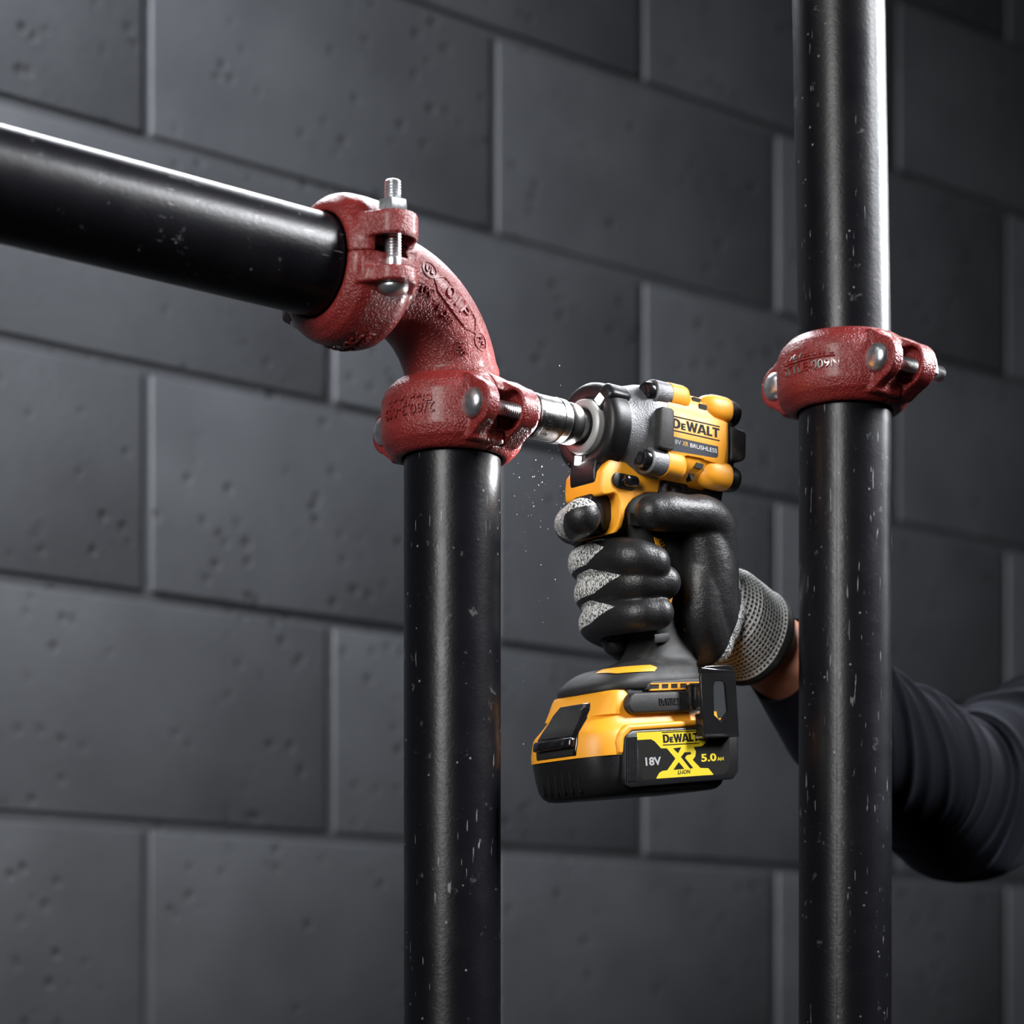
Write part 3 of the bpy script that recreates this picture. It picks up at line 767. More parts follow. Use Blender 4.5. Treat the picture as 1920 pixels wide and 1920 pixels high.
# grip and foot as one moulded body
def plan(v, uf, ur, hw, ef, er, tilt, n=64):
    out = []
    lf = min(0.5 * (ur - uf), 0.030); uc = uf + lf; lr = ur - uc
    for j in range(n):
        t = 2 * math.pi * j / n; c, s = math.cos(t), math.sin(t)
        e = er if c > 0 else ef
        u = uc + (lr if c > 0 else lf) * spow(c, 2 / e); w = hw * spow(s, 2 / e)
        out.append(T(u, v + (u - 0.10) * math.tan(TAU) * tilt, w))
    return out
gs = [(-0.1650, 0.0650, 0.150, 0.0300, 2.8, 5, 1), (-0.1635, 0.0635, 0.151, 0.0318, 2.8, 5, 1), (-0.1600, 0.0640, 0.152, 0.0325, 2.8, 5, 1), (-0.1565, 0.0668, 0.152, 0.0318, 2.7, 5, 1),
      (-0.1530, 0.0710, 0.152, 0.0298, 2.6, 4.5, 1), (-0.1500, 0.0770, 0.153, 0.0275, 2.5, 4, 1), (-0.1478, 0.0880, 0.155, 0.0250, 2.6, 3.5, 0.9), (-0.1455, 0.1000, 0.157, 0.0225, 2.8, 3.2, 0.8), (-0.1420, 0.1090, 0.1575, 0.0205, 3, 3, 0.6), (-0.1360, 0.1140, 0.1570, 0.0193, 3, 3, 0.4), (-0.1290, 0.1160, 0.1565, 0.0186, 3, 3, 0.2), (-0.1150, 0.1150, 0.1570, 0.0180, 3, 3, 0),
      (-0.0900, 0.1080, 0.1560, 0.0182, 3, 3, 0), (-0.0700, 0.1000, 0.1530, 0.0186, 3, 3, 0), (-0.0550, 0.0900, 0.1560, 0.0184, 3, 3, 0), (-0.0430, 0.0880, 0.1640, 0.0170, 3, 3, 0), (-0.0300, 0.0900, 0.1700, 0.0160, 3, 3, 0), (-0.0200, 0.0950, 0.1700, 0.0150, 3, 3, 0)]
pth = bezier_path([g for g in gs], 3)
grip = MB().add(*rings([plan(*g) for g in pth])).obj('grip', 'rubber', wr, 50)
# finger rib patch, label strip and yellow inlays on the grip
for i in range(7):
    side_prism([(0.0920 + 0.0012 * i, -0.0535), (0.0926 + 0.0012 * i, -0.0535), (0.0934 + 0.0012 * i, -0.0610), (0.0928 + 0.0012 * i, -0.0610)], 0.0165, 0.0186, 'grip_rib', 'rubber', grip, 0)
side_prism([(0.1130, -0.0660), (0.1215, -0.0670), (0.1240, -0.0745), (0.1262, -0.0830), (0.1305, -0.0940), (0.1310, -0.0975), (0.1272, -0.1085), (0.1240, -0.1000), (0.1200, -0.0830)], 0.0170, 0.01885, 'grip_inlay', 'yellow', grip, 0.0004)
side_flat(fit_text('BRUSHLESS', 0, 0, 0.034, 0.0042, 0, 0.02), 0.01895, 'grip_lettering', 'ink', grip, (0.1172, -0.0680, math.radians(-72)))
side_prism([(0.1440, -0.1020), (0.1402, -0.1118), (0.1388, -0.1278), (0.1415, -0.1310), (0.1438, -0.1270), (0.1440, -0.1184), (0.1420, -0.1107)], 0.0140, 0.0182, 'grip_inlay', 'yellow', grip, 0.0004)
side_prism([(0.1130, -0.1275), (0.1260, -0.1250), (0.1268, -0.1290), (0.1245, -0.1312), (0.1135, -0.1330)], 0.0170, 0.0190, 'data_plate', 'rubber', grip, 0.0005)
# yellow stripe laid on the shoulder of the foot
def foot_patch(edges, off, name, mat):
    """edges: [(section position, u start, u end)] on the near side"""
    rs = []
    for g, ua, ub in edges:
        k = int(g); a = pth[k] + (pth[min(k + 1, len(pth) - 1)] - pth[k]) * (g - k)
        v, uf, ur, hw, ef, er, tl = a; lf = min(0.5 * (ur - uf), 0.030); uc = uf + lf; ring = []
        for q in range(33):
            u = max(uf + 0.0004, ua + (ub - ua) * q / 32); x = (uc - u) / lf if u < uc else (u - uc) / (ur - uc); e = ef if u < uc else er
            w = hw * max(0.0, 1 - abs(x) ** e) ** (1 / e)
            ring.append(T(u - off * 0.5, v + (u - 0.10) * math.tan(TAU) * tl + off * 0.6, w + off))
        rs.append(ring)
    m = 33; v = [p for r in rs for p in r]; f = []
    for i in range(len(rs) - 1):
        for q in range(m - 1): f.append((i * m + q, i * m + q + 1, (i + 1) * m + q + 1, (i + 1) * m + q))
    return MB().add(v, f).obj(name, mat, wr, 50)
foot_patch([(11.2 + 0.45 * i, 0.0765 - 0.0009 * i, 0.098 + 0.0008 * (10 - abs(i - 5))) for i in range(11)], 0.0005, 'foot_stripe', 'yellow')

def tv(u, v, k=1.0): return (u, v + (u - 0.10) * math.tan(TAU) * k)      # along the tilted foot
# slot with yellow bars and the rail
side_prism([tv(0.0790, -0.1600), tv(0.0790, -0.1730), tv(0.0830, -0.1790), tv(0.1480, -0.1790), tv(0.1480, -0.1600)], -0.0300, 0.0300, 'foot_base', 'rubber', wr, 0.002)
slot = side_prism([tv(0.0930, -0.1655), tv(0.0942, -0.1612), tv(0.0985, -0.1588), tv(0.147, -0.1588), tv(0.149, -0.1655)], 0.0260, 0.0326, 'slot_frame', 'rubber', wr, 0.0014)
side_prism([tv(0.0965, -0.1650), tv(0.0972, -0.1618), tv(0.144, -0.1614), tv(0.144, -0.1650)], 0.0300, 0.03285, 'painted_slot', 'painted_void', slot, 0)  # solid plate, the opening's shade is put into its colour
for uc in (0.1035, 0.1115, 0.1195, 0.1275):
    side_prism([tv(uc, -0.1650), tv(uc + 0.0022, -0.1650), tv(uc + 0.0022, -0.1618), tv(uc, -0.1618)], 0.0300, 0.0333, 'slot_bar', 'yellow', slot, 0)
for v0, v1 in ((-0.1658, -0.1648), (-0.1620, -0.1612)):
    side_prism([tv(0.0965, v0), tv(0.144, v0), tv(0.144, v1), tv(0.0965, v1)], 0.0300, 0.0333, 'slot_bar', 'yellow', slot, 0)
rail = [tv(0.0745, -0.1735), tv(0.0765, -0.1690), tv(0.0800, -0.1668), tv(0.144, -0.1668), tv(0.149, -0.1700), tv(0.149, -0.1785), tv(0.144, -0.1800), tv(0.0790, -0.1800), tv(0.0755, -0.1770)]
for sw in (1, -1):
    rl = side_prism(rail, sw * 0.0290, sw * 0.0362, 'foot_rail', 'rubber', wr, 0.0024, 3)
    if sw == 1:
        lp = curve_mesh(logo_polys(0, 0, 0.0180, 0.0042), 0.0004)
        side_flat(lp, 0.0363, 'embossed_logo', 'black_plastic', rl, (0.1010, -0.1752, TAU))

# battery pack
def bplan(v, uf, ur, hw, ef=2.9, er=7): return plan(v, uf, ur, hw, ef, er, 1, 72)
low = MB().add(*rings([bplan(*s) for s in ((-0.2300, 0.0610, 0.160, 0.0300), (-0.2292, 0.0570, 0.163, 0.0330), (-0.2270, 0.0540, 0.1655, 0.0352), (-0.2230, 0.0515, 0.1672, 0.0368), (-0.2170, 0.0496, 0.1680, 0.0374), (-0.2080, 0.0475, 0.1682, 0.0375), (-0.2045, 0.0470, 0.1682, 0.0375))])).obj('battery_lower_shell', 'black_plastic', wr, 45)
UPS = ((-0.2046, 0.0462, 0.1684, 0.0378, 2.9, 7), (-0.2000, 0.0458, 0.1684, 0.0378, 2.9, 7), (-0.1950, 0.0460, 0.1680, 0.0376, 2.8, 7), (-0.1905, 0.0466, 0.1675, 0.0370, 2.8, 7), (-0.1885, 0.0474, 0.1672, 0.0358, 2.8, 7), (-0.1860, 0.0492, 0.1665, 0.0338, 2.8, 6), (-0.1835, 0.0512, 0.1660, 0.0324, 2.8, 6), (-0.1800, 0.0540, 0.1655, 0.0318, 2.7, 6), (-0.1790, 0.0548, 0.0960, 0.0318, 2.7, 4), (-0.1720, 0.0598, 0.0900, 0.0312, 2.7, 3.5), (-0.1665, 0.0632, 0.0860, 0.0304, 2.7, 3), (-0.1645, 0.0645, 0.0845, 0.0292, 2.7, 3), (-0.1640, 0.0660, 0.0835, 0.0270, 2.7, 3))
up = MB().add(*rings([bplan(*s) for s in UPS])).obj('battery_upper_shell', 'yellow', wr, 45)
up.name = 'battery_upper_shell'
# yellow shoulder that wraps the corner under the foot
for sw in (1, -1):
    side_prism([tv(0.0640, -0.1960), tv(0.0660, -0.1905), tv(0.0720, -0.1865), tv(0.166, -0.1850), tv(0.1665, -0.1890), tv(0.0760, -0.1905), tv(0.0700, -0.1945), tv(0.0690, -0.2044), tv(0.0645, -0.2044)], sw * 0.0330, sw * 0.0383, 'battery_shoulder', 'yellow', up, 0.0016, 3)
    blk = [tv(0.0680, -0.2050), tv(0.0690, -0.1960), tv(0.0715, -0.1925), tv(0.0760, -0.1905), tv(0.166, -0.1898), tv(0.1685, -0.1940), tv(0.1685, -0.2200), tv(0.164, -0.2245), tv(0.0740, -0.2255), tv(0.0700, -0.2235), tv(0.0682, -0.2190)]
    sd = side_prism(blk, sw * 0.0345, sw * 0.0386, 'battery_side', 'black_plastic', low, 0.0010, 2)
    for i in range(7):
        uc = 0.0712 + i * 0.00125
        side_prism([tv(uc, -0.2215), tv(uc + 0.0006, -0.2215), tv(uc + 0.0006, -0.1945), tv(uc, -0.1945)], sw * 0.0384, sw * 0.0392, 'grip_rib', 'black_plastic', low, 0)
# front ribs of the lower shell
for i in range(6):
    wc = -0.017 + i * 0.0068
    uf = 0.0494 + 0.0300 * (1 - max(0.0, 1 - (abs(wc) / 0.0372) ** 2.9) ** (1 / 2.9))
    me = rbox(0, 0, 0, 0.0026, 0.0014, 0.0130, 0.0004)
    xform(me, lambda x, y, z: T(uf + x + 0.0002 + 0.002 * (z < 0), -0.2190 + z + (uf - 0.10) * math.tan(TAU), wc + y))
    finish(me, 'front_rib', 'black_plastic', low, 30)
# latch in the sloping front
def latch():
    # frame on the front slope: (w, h) with h measured up the slope
    def slope(w, h, out):
        v = -0.2030 + h
        for a, b in zip(UPS, UPS[1:]):
            if a[0] <= v <= b[0]: break
        k = (v - a[0]) / (b[0] - a[0]); uf, ur, hw, ef = [a[q] + (b[q] - a[q]) * k for q in (1, 2, 3, 4)]
        lf = min(0.5 * (ur - uf), 0.030)
        u = uf + lf - lf * max(0.0, 1 - (abs(w) / hw) ** ef) ** (1 / ef) - out
        return T(u, v + (u + out - 0.10) * math.tan(TAU) + out * (0.35 if h > 0.012 else 0.0), w)
    def panel_(poly, o0, o1, name, mat, parent, bev=0.0006):
        me = prism_bm(poly, o0, o1, bev, 2)
        bm = bmesh.new(); bm.from_mesh(me); bmesh.ops.triangulate(bm, faces=bm.faces[:]); bmesh.ops.subdivide_edges(bm, edges=bm.edges[:], cuts=3, use_grid_fill=True); bm.to_mesh(me); bm.free()
        xform(me, slope); return finish(me, name, mat, parent, 40)
    outer = [(-0.0180, 0.0000), (0.0186, 0.0000), (0.0196, 0.0080), (0.0178, 0.0290), (0.0155, 0.0325), (-0.0115, 0.0325), (-0.0150, 0.0275), (-0.0192, 0.0080)]
    fr_ = panel_(outer, -0.004, 0.0007, 'latch_frame', 'black_gloss', up)
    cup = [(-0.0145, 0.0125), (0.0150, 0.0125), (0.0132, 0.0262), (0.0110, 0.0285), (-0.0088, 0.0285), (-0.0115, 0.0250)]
    panel_(cup, 0.0004, 0.00085, 'painted_cup', 'painted_void', fr_, 0)  # flat dark plate, shade of the hollow painted
    bar = [(-0.0178, 0.0050), (0.0182, 0.0050), (0.0182, 0.0112), (-0.0174, 0.0112)]
    panel_(bar, -0.001, 0.0046, 'latch_button', 'black_gloss', fr_, 0.0014)
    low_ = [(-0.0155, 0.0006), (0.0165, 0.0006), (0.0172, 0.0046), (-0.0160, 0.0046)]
    panel_(low_, 0.0004, 0.0009, 'painted_gap', 'painted_void', fr_, 0)  # flat dark plate, shade of the gap painted
latch()
# battery label
WLB = 0.03868
lab = side_flat(curve_mesh([[(0.0790, -0.1945), (0.0798, -0.1938), (0.1585, -0.1845), (0.1600, -0.1860), (0.1600, -0.2090), (0.1580, -0.2128), (0.1545, -0.2146), (0.0850, -0.2232), (0.0834, -0.2222)]]), WLB, 'label', 'label_black', low)
youter = [(0.0792, -0.1943), (0.0794, -0.1989), (0.0913, -0.1975), (0.0943, -0.1984), (0.0999, -0.2024), (0.1048, -0.202), (0.1123, -0.2078), (0.1051, -0.2157), (0.1011, -0.2163), (0.0983, -0.2178), (0.0956, -0.2216), (0.1459, -0.2155), (0.1411, -0.2117), (0.1341, -0.2121), (0.1273, -0.2075), (0.1296, -0.2051), (0.1301, -0.2019), (0.128, -0.1994), (0.135, -0.1983), (0.1376, -0.1967), (0.1401, -0.194), (0.1433, -0.1908), (0.1598, -0.1889), (0.1598, -0.1848)]
h1 = [(0.1101, -0.2016), (0.1173, -0.2004), (0.1145, -0.2044)]
h2 = [(0.117, -0.2065), (0.1201, -0.2033), (0.1255, -0.2027), (0.126, -0.2041), (0.122, -0.205), (0.1206, -0.2068), (0.1279, -0.2127), (0.1249, -0.2132)]
h3 = [(0.1151, -0.2098), (0.1104, -0.2151), (0.1201, -0.2137)]
side_flat(curve_mesh([youter, h1, h2, h3]), WLB + 0.0001, 'label_emblem', 'yellow_ink', low)
side_flat(curve_mesh(logo_polys(0, 0, 0.0312, 0.0052) + [[(-.0005, -.0016), (.0312, -.0016), (.0312, -.0010), (-.0005, -.0010)], [(-.0005, .0062), (.0312, .0062), (.0312, .0068), (-.0005, .0068)]]), WLB + 0.0002, 'label_lettering', 'ink', low, (0.1018, -0.1989, TAU))
side_flat(fit_text('18V', 0, 0, 0.0134, 0.0052, 0, 0.03), WLB + 0.0001, 'label_lettering', 'grey_ink', low, (0.0870, -0.2143, TAU))
side_flat(fit_text('5.0', 0, 0, 0.0136, 0.0050, 0, 0.03), WLB + 0.0001, 'label_lettering', 'yellow_ink', low, (0.1350, -0.2082, TAU))
side_flat(fit_text('AH', 0, 0, 0.0058, 0.0022, 0, 0.02), WLB + 0.0001, 'label_lettering', 'yellow_ink', low, (0.1490, -0.2064, TAU))
side_flat(fit_text('LI-ION', 0, 0, 0.0114, 0.0026, 0, 0.02, 0.25), WLB + 0.0002, 'label_lettering', 'ink', low, (0.1142, -0.2176, TAU))

# belt hook
hook = curve_mesh([[(0.1268, -0.1560), (0.1275, -0.1520), (0.1305, -0.1495), (0.1510, -0.1468), (0.1550, -0.1478), (0.1568, -0.1505), (0.1600, -0.1905), (0.1296, -0.1938)],
                   [(0.1374, -0.1616), (0.1384, -0.1580), (0.1408, -0.1572), (0.1455, -0.1566), (0.1480, -0.1575), (0.1488, -0.1600), (0.1508, -0.1760), (0.1442, -0.1830), (0.1380, -0.1795)]], 0.0006, 0.0004)
hk = side_flat(hook, 0.0460, 'belt_hook', 'hook_metal', wr)
side_prism([(0.1296, -0.1918), (0.1600, -0.1885), (0.1601, -0.1908), (0.1296, -0.1942)], 0.0385, 0.0470, 'hook_lip', 'zinc', hk, 0.0004)
side_prism([(0.1250, -0.1600), (0.1300, -0.1592), (0.1300, -0.1760), (0.1265, -0.1765), (0.1245, -0.1735)], 0.0340, 0.0400, 'hook_mount', 'hook_metal', hk, 0.0012)
side_prism([(0.1268, -0.1600), (0.1300, -0.1595), (0.1300, -0.1745), (0.1268, -0.1755)], 0.0390, 0.0466, 'hook_arm', 'hook_metal', hk, 0.0008)
side_prism([(0.1285, -0.1775), (0.1330, -0.1770), (0.1340, -0.1930), (0.1296, -0.1936)], 0.0392, 0.0466, 'hook_arm', 'hook_metal', hk, 0.0008)
side_prism([(0.1278, -0.1768), (0.1345, -0.1760), (0.1346, -0.1782), (0.1282, -0.1790)], 0.0345, 0.0440, 'hook_spring', 'zinc', hk, 0.0006)
side_prism([tv(0.1265, -0.1535), tv(0.155, -0.1560), tv(0.155, -0.1572), tv(0.1265, -0.1572)], 0.0440, 0.0472, 'hook_fold', 'hook_metal', hk, 0.0008)

# ------------------------------------------------------------------ person: arm, glove, sleeve
per = None
def P4(u, v, w, r): p = W(u, v, w); return (p.x, p.y, p.z, r)
WRI = (0.2190, -0.1120, -0.0040); ELB = (0.4826, -0.1960, -0.0450); SHO = (0.7676, -0.1050, -0.0500)
def vec(a): return W(*a)
def build_person():
    global per
    d3 = Vector((CA, SA, 0)); n3 = Vector((SA, -CA, 0)); z3 = Vector((0, 0, 1))
    sh = vec(SHO); mid = sh + n3 * 0.185
    pel = Vector((mid.x, mid.y, 0.86)) + d3 * 0.02
    neck = mid + z3 * 0.075; head = mid + z3 * 0.235 - d3 * 0.03
    c = lambda p, r: (p.x, p.y, p.z, r)
    ms = []
    fa = vec(WRI) + (vec(WRI) - vec(ELB)).normalized() * 0.015
    ms.append(chain([c(fa, 0.018), c(vec(WRI), 0.0245), c(vec(WRI).lerp(vec(ELB), 0.35), 0.031), c(vec(WRI).lerp(vec(ELB), 0.75), 0.040), c(vec(ELB), 0.038), c(vec(ELB).lerp(sh, 0.5), 0.044), c(sh, 0.052)]))
    for k in (-1, 1): ms.append(chain([c(mid + n3 * k * 0.165 - z3 * 0.01, 0.05), c(mid + n3 * k * 0.08 - z3 * 0.04, 0.085), c(pel.lerp(mid, 0.45) + n3 * k * 0.06, 0.095), c(pel + n3 * k * 0.07, 0.105)]))
    ms.append(chain([c(mid, 0.075), c(neck, 0.055), c(head - z3 * 0.06, 0.058)]))
    ms.append(chain([c(head - z3 * 0.055 - d3 * 0.028, 0.050), c(head - d3 * 0.012, 0.074), c(head + z3 * 0.035 + d3 * 0.012, 0.082)]))
    ms.append(chain([c(head - d3 * 0.092 + z3 * 0.012, 0.006), c(head - d3 * 0.104 - z3 * 0.022, 0.013)], 12))
    for k in (-1, 1): ms.append(chain([c(head + n3 * k * 0.080 + z3 * 0.015, 0.012), c(head + n3 * k * 0.078 - z3 * 0.02 + d3 * .004, 0.009)], 12))
    # other arm hangs down, fingers slightly curled
    ls = mid + n3 * 0.185; le = ls + n3 * 0.05 - z3 * 0.29; lw = le - z3 * 0.24 - d3 * 0.08 + n3 * 0.01
    ms.append(chain([c(ls, 0.052), c(ls.lerp(le, 0.5), 0.044), c(le, 0.037), c(le.lerp(lw, 0.4), 0.036), c(lw, 0.025), c(lw - z3 * 0.05 - d3 * 0.012, 0.026), c(lw - z3 * 0.085 - d3 * 0.02, 0.024)]))
    for i in range(4):
        b = lw - z3 * 0.09 - d3 * (0.03 - 0.018 * i) + n3 * 0.0
        ms.append(chain([c(b, 0.0105), c(b - z3 * 0.040 - d3 * 0.002, 0.0095), c(b - z3 * (0.068 - 0.004 * abs(i - 1.2)) - n3 * 0.014, 0.008)], 12))
    b = lw - z3 * 0.045 - d3 * 0.035
    ms.append(chain([c(b, 0.012), c(b - z3 * 0.03 - d3 * 0.02, 0.011), c(b - z3 * 0.058 - d3 * 0.022 - n3 * .006, 0.0095)], 12))
    for k in (-1, 1):
        hip = pel + n3 * k * 0.095; kn = Vector((hip.x, hip.y, 0.47)) - d3 * 0.05 + n3 * k * 0.02; an = Vector((hip.x, hip.y, 0.09)) + d3 * 0.03 + n3 * k * 0.03
        ms.append(chain([c(hip, 0.095), c(hip.lerp(kn, 0.5), 0.075), c(kn, 0.055), c(kn.lerp(an, 0.4), 0.055), c(an, 0.038), c(an - d3 * 0.06 - z3 * 0.045, 0.034), c(an - d3 * 0.14 - z3 * 0.058, 0.028)]))
    mb = MB()
    for m_ in ms: mb.add(*m_)
    body = remesh(mb.mesh('person'), 0.0055, 6)
    per = finish(body, 'person', 'skin', None, 80)
    tag(per, 'person in a dark navy shirt reaching in with one gloved hand on the wrench', 'person')
    # face and hair
    for k in (-1, 1):
        e = head - d3 * 0.0655 + n3 * k * 0.030 + z3 * 0.014
        MB().add(*chain([c(e, 0.011), c(e + z3 * 0.001, 0.011)], 16)).obj('eye', 'eye_white', per, 80)
        MB().add(*chain([c(e - d3 * 0.0075, 0.0055), c(e - d3 * 0.0078, 0.0055)], 12)).obj('iris', 'eye_dark', per, 80)
        MB().add(*chain([c(e - d3 * 0.011 + z3 * 0.018 - n3 * 0.012, 0.004), c(e - d3 * 0.011 + z3 * 0.022, 0.004), c(e - d3 * 0.004 + z3 * 0.018 + n3 * 0.014, 0.003)], 10)).obj('eyebrow', 'hair', per, 80)
    m0 = head - d3 * 0.080 - z3 * 0.055
    MB().add(*chain([c(m0 - n3 * 0.022 + d3 * .006, 0.004), c(m0, 0.0065), c(m0 + n3 * 0.022 + d3 * .006, 0.004)], 12)).obj('lips', 'lip', per, 80)
    hm_ = MB()
    hm_.add(*chain([c(head + z3 * 0.048 - d3 * 0.004, 0.080), c(head + z3 * 0.036 + d3 * 0.022, 0.086), c(head - z3 * 0.015 + d3 * 0.036, 0.074), c(head - z3 * 0.055 + d3 * 0.036, 0.050)], 28))
    finish(remesh(hm_.mesh(), 0.004, 4), 'hair', 'hair', per, 80)
    # shirt body and left sleeve, trousers, shoes
    mb = MB()
    for k in (-1, 1): mb.add(*chain([c(mid + n3 * k * 0.150, 0.068), c(mid + n3 * k * 0.08 - z3 * 0.05, 0.105), c(pel.lerp(mid, 0.45) + n3 * k * 0.065, 0.112), c(pel + n3 * k * 0.078 - z3 * 0.02, 0.122)]))
    mb.add(*chain([c(ls - n3 * .02, 0.066), c(ls.lerp(le, 0.5), 0.058), c(le, 0.050), c(le.lerp(lw, 0.5), 0.047), c(lw + z3 * 0.02, 0.037)]))
    mb.add(*chain([c(mid + z3 * 0.0, 0.085), c(mid + z3 * 0.045, 0.066)]))
    sm = remesh(mb.mesh(), 0.006, 5)
    co = np.empty(len(sm.vertices) * 3); sm.vertices.foreach_get('co', co); co = co.reshape(-1, 3)
    nn = np.empty(len(sm.vertices) * 3); sm.vertex_normals.foreach_get('vector', nn); nn = nn.reshape(-1, 3)
    dd = np.array([pnoise(Vector((p[0] * 9, p[1] * 9, p[2] * 5))) for p in co]) * 0.008
    sm.vertices.foreach_set('co', (co + nn * dd[:, None]).ravel()); sm.update()
    finish(sm, 'shirt', 'navy', per, 80)
    mb = MB()
    for k in (-1, 1):
        hip = pel + n3 * k * 0.095; kn = Vector((hip.x, hip.y, 0.47)) - d3 * 0.05 + n3 * k * 0.02; an = Vector((hip.x, hip.y, 0.11)) + d3 * 0.03 + n3 * k * 0.03
        mb.add(*chain([c(hip + z3 * 0.02, 0.108), c(hip.lerp(kn, 0.5), 0.088), c(kn, 0.070), c(kn.lerp(an, 0.5), 0.068), c(an, 0.060)]))
    finish(remesh(mb.mesh(), 0.007, 4), 'trousers', 'trousers', per, 80)
    for k in (-1, 1):
        hip = pel + n3 * k * 0.095; an = Vector((hip.x, hip.y, 0.0)) + d3 * 0.03 + n3 * k * 0.03
        sm = MB().add(*chain([c(an + z3 * 0.11, 0.050), c(an + z3 * 0.060, 0.052), c(an - d3 * 0.07 + z3 * 0.050, 0.048), c(an - d3 * 0.17 + z3 * 0.042, 0.042)])).mesh()
        sm = remesh(sm, 0.005, 3)
        xform(sm, lambda x, y, z: (x, y, max(z, 0.002)))
        finish(sm, 'shoe', 'shoe_leather', per, 60)
build_person()

# glove: one continuous skin over palm, thumb and four fingers
def build_glove():
    g = lambda *a: P4(*a)
    fingers = {
        'index': [(0.150, -0.0600, -0.0330, 0.0150), (0.1230, -0.0500, -0.0430, 0.0145), (0.0970, -0.0515, -0.0385, 0.0128), (0.0835, -0.0545, -0.0230, 0.0120), (0.0710, -0.0570, -0.0050, 0.0120), (0.0600, -0.0592, 0.0100, 0.0116)],
        'middle': [(0.155, -0.0830, -0.0330, 0.0160), (0.1270, -0.0740, -0.0440, 0.0148), (0.1070, -0.0755, -0.0370, 0.0130), (0.0940, -0.0780, -0.0200, 0.0124), (0.0885, -0.0800, 0.0020, 0.0124), (0.0880, -0.0830, 0.0235, 0.0124), (0.0995, -0.0862, 0.0310, 0.0117)],
        'ring': [(0.158, -0.1050, -0.0310, 0.0160), (0.1310, -0.0960, -0.0430, 0.0145), (0.1110, -0.0955, -0.0360, 0.0126), (0.0980, -0.0965, -0.0200, 0.0118), (0.0930, -0.0975, 0.0010, 0.0118), (0.0945, -0.0978, 0.0225, 0.0120), (0.1110, -0.0965, 0.0290, 0.0113)],
        'pinky': [(0.162, -0.1200, -0.0270, 0.0160), (0.1350, -0.1155, -0.0390, 0.0138), (0.1125, -0.1150, -0.0340, 0.0118), (0.1000, -0.1155, -0.0190, 0.0112), (0.0945, -0.1165, 0.0000, 0.0113), (0.0960, -0.1170, 0.0205, 0.0113), (0.1075, -0.1158, 0.0275, 0.0106)]}
    mb = MB()
    for k, f in fingers.items(): mb.add(*chain([g(*p) for p in f], 24, 8))
    # thumb along the near side
    mb.add(*chain([g(*p) for p in [(0.1000, -0.0545, 0.0305, 0.0112), (0.1120, -0.0525, 0.0320, 0.0124), (0.1270, -0.0515, 0.0335, 0.0116), (0.1410, -0.0505, 0.0325, 0.0128), (0.1550, -0.0550, 0.0270, 0.0155), (0.1620, -0.0720, 0.0200, 0.0180), (0.1660, -0.0930, 0.0140, 0.0200), (0.1750, -0.1060, 0.0090, 0.0225)]], 26, 8))
    # thenar pad that meets the back of the grip
    mb.add(*chain([g(*p) for p in [(0.1530, -0.0720, 0.0230, 0.0135), (0.1520, -0.0930, 0.0215, 0.0158), (0.1550, -0.1130, 0.0180, 0.0170), (0.1660, -0.1250, 0.0120, 0.0180)]], 24, 8))
    mb.add(*chain([g(*p) for p in [(0.1480, -0.0600, 0.0260, 0.0140), (0.1560, -0.0800, 0.0220, 0.0185), (0.1600, -0.1000, 0.0170, 0.0205), (0.1690, -0.1130, 0.0110, 0.0215)]], 24, 8))
    # palm and back of the hand on the far side
    mb.add(*chain([g(*p) for p in [(0.1620, -0.0600, 0.0050, 0.0165), (0.1650, -0.0640, -0.0180, 0.0175), (0.1460, -0.0620, -0.0330, 0.0160)]], 24, 8))
    mb.add(*chain([g(*p) for p in [(0.1720, -0.0880, 0.0000, 0.0195), (0.1690, -0.0860, -0.0190, 0.0195), (0.1480, -0.0850, -0.0330, 0.0165)]], 24, 8))
    mb.add(*chain([g(*p) for p in [(0.1780, -0.1050, -0.0010, 0.0210), (0.1740, -0.1080, -0.0190, 0.0195), (0.1520, -0.1100, -0.0310, 0.0165)]], 24, 8))
    # heel of the hand below the little finger
    mb.add(*chain([g(*p) for p in [(0.1180, -0.1275, -0.0230, 0.0085), (0.1430, -0.1250, -0.0300, 0.0145), (0.1680, -0.1200, -0.0200, 0.0185), (0.1880, -0.1080, -0.0060, 0.0215)]], 24, 8))
    # wrist
    mb.add(*chain([g(*p) for p in [(0.1700, -0.0960, 0.0040, 0.0230), (0.1880, -0.1020, 0.0000, 0.0262), (0.2080, -0.1085, -0.0030, 0.0268)]], 28, 8))
    me = remesh(mb.mesh(), 0.00105, 6)
    co = np.empty(len(me.vertices) * 3); me.vertices.foreach_get('co', co); co = co.reshape(-1, 3)
    nn = np.empty(len(me.vertices) * 3); me.vertex_normals.foreach_get('vector', nn); nn = nn.reshape(-1, 3)
    dx, dy = co[:, 0] - OX, co[:, 1] - OY
    u = dx * CA + dy * SA; w = dx * SA - dy * CA; v = co[:, 2] - HC - AXH
    nu = nn[:, 0] * CA + nn[:, 1] * SA; nw = nn[:, 0] * SA - nn[:, 1] * CA; nv = nn[:, 2]
    # soft wrinkles of the coating across the thumb web and palm
    k = np.zeros(len(co))
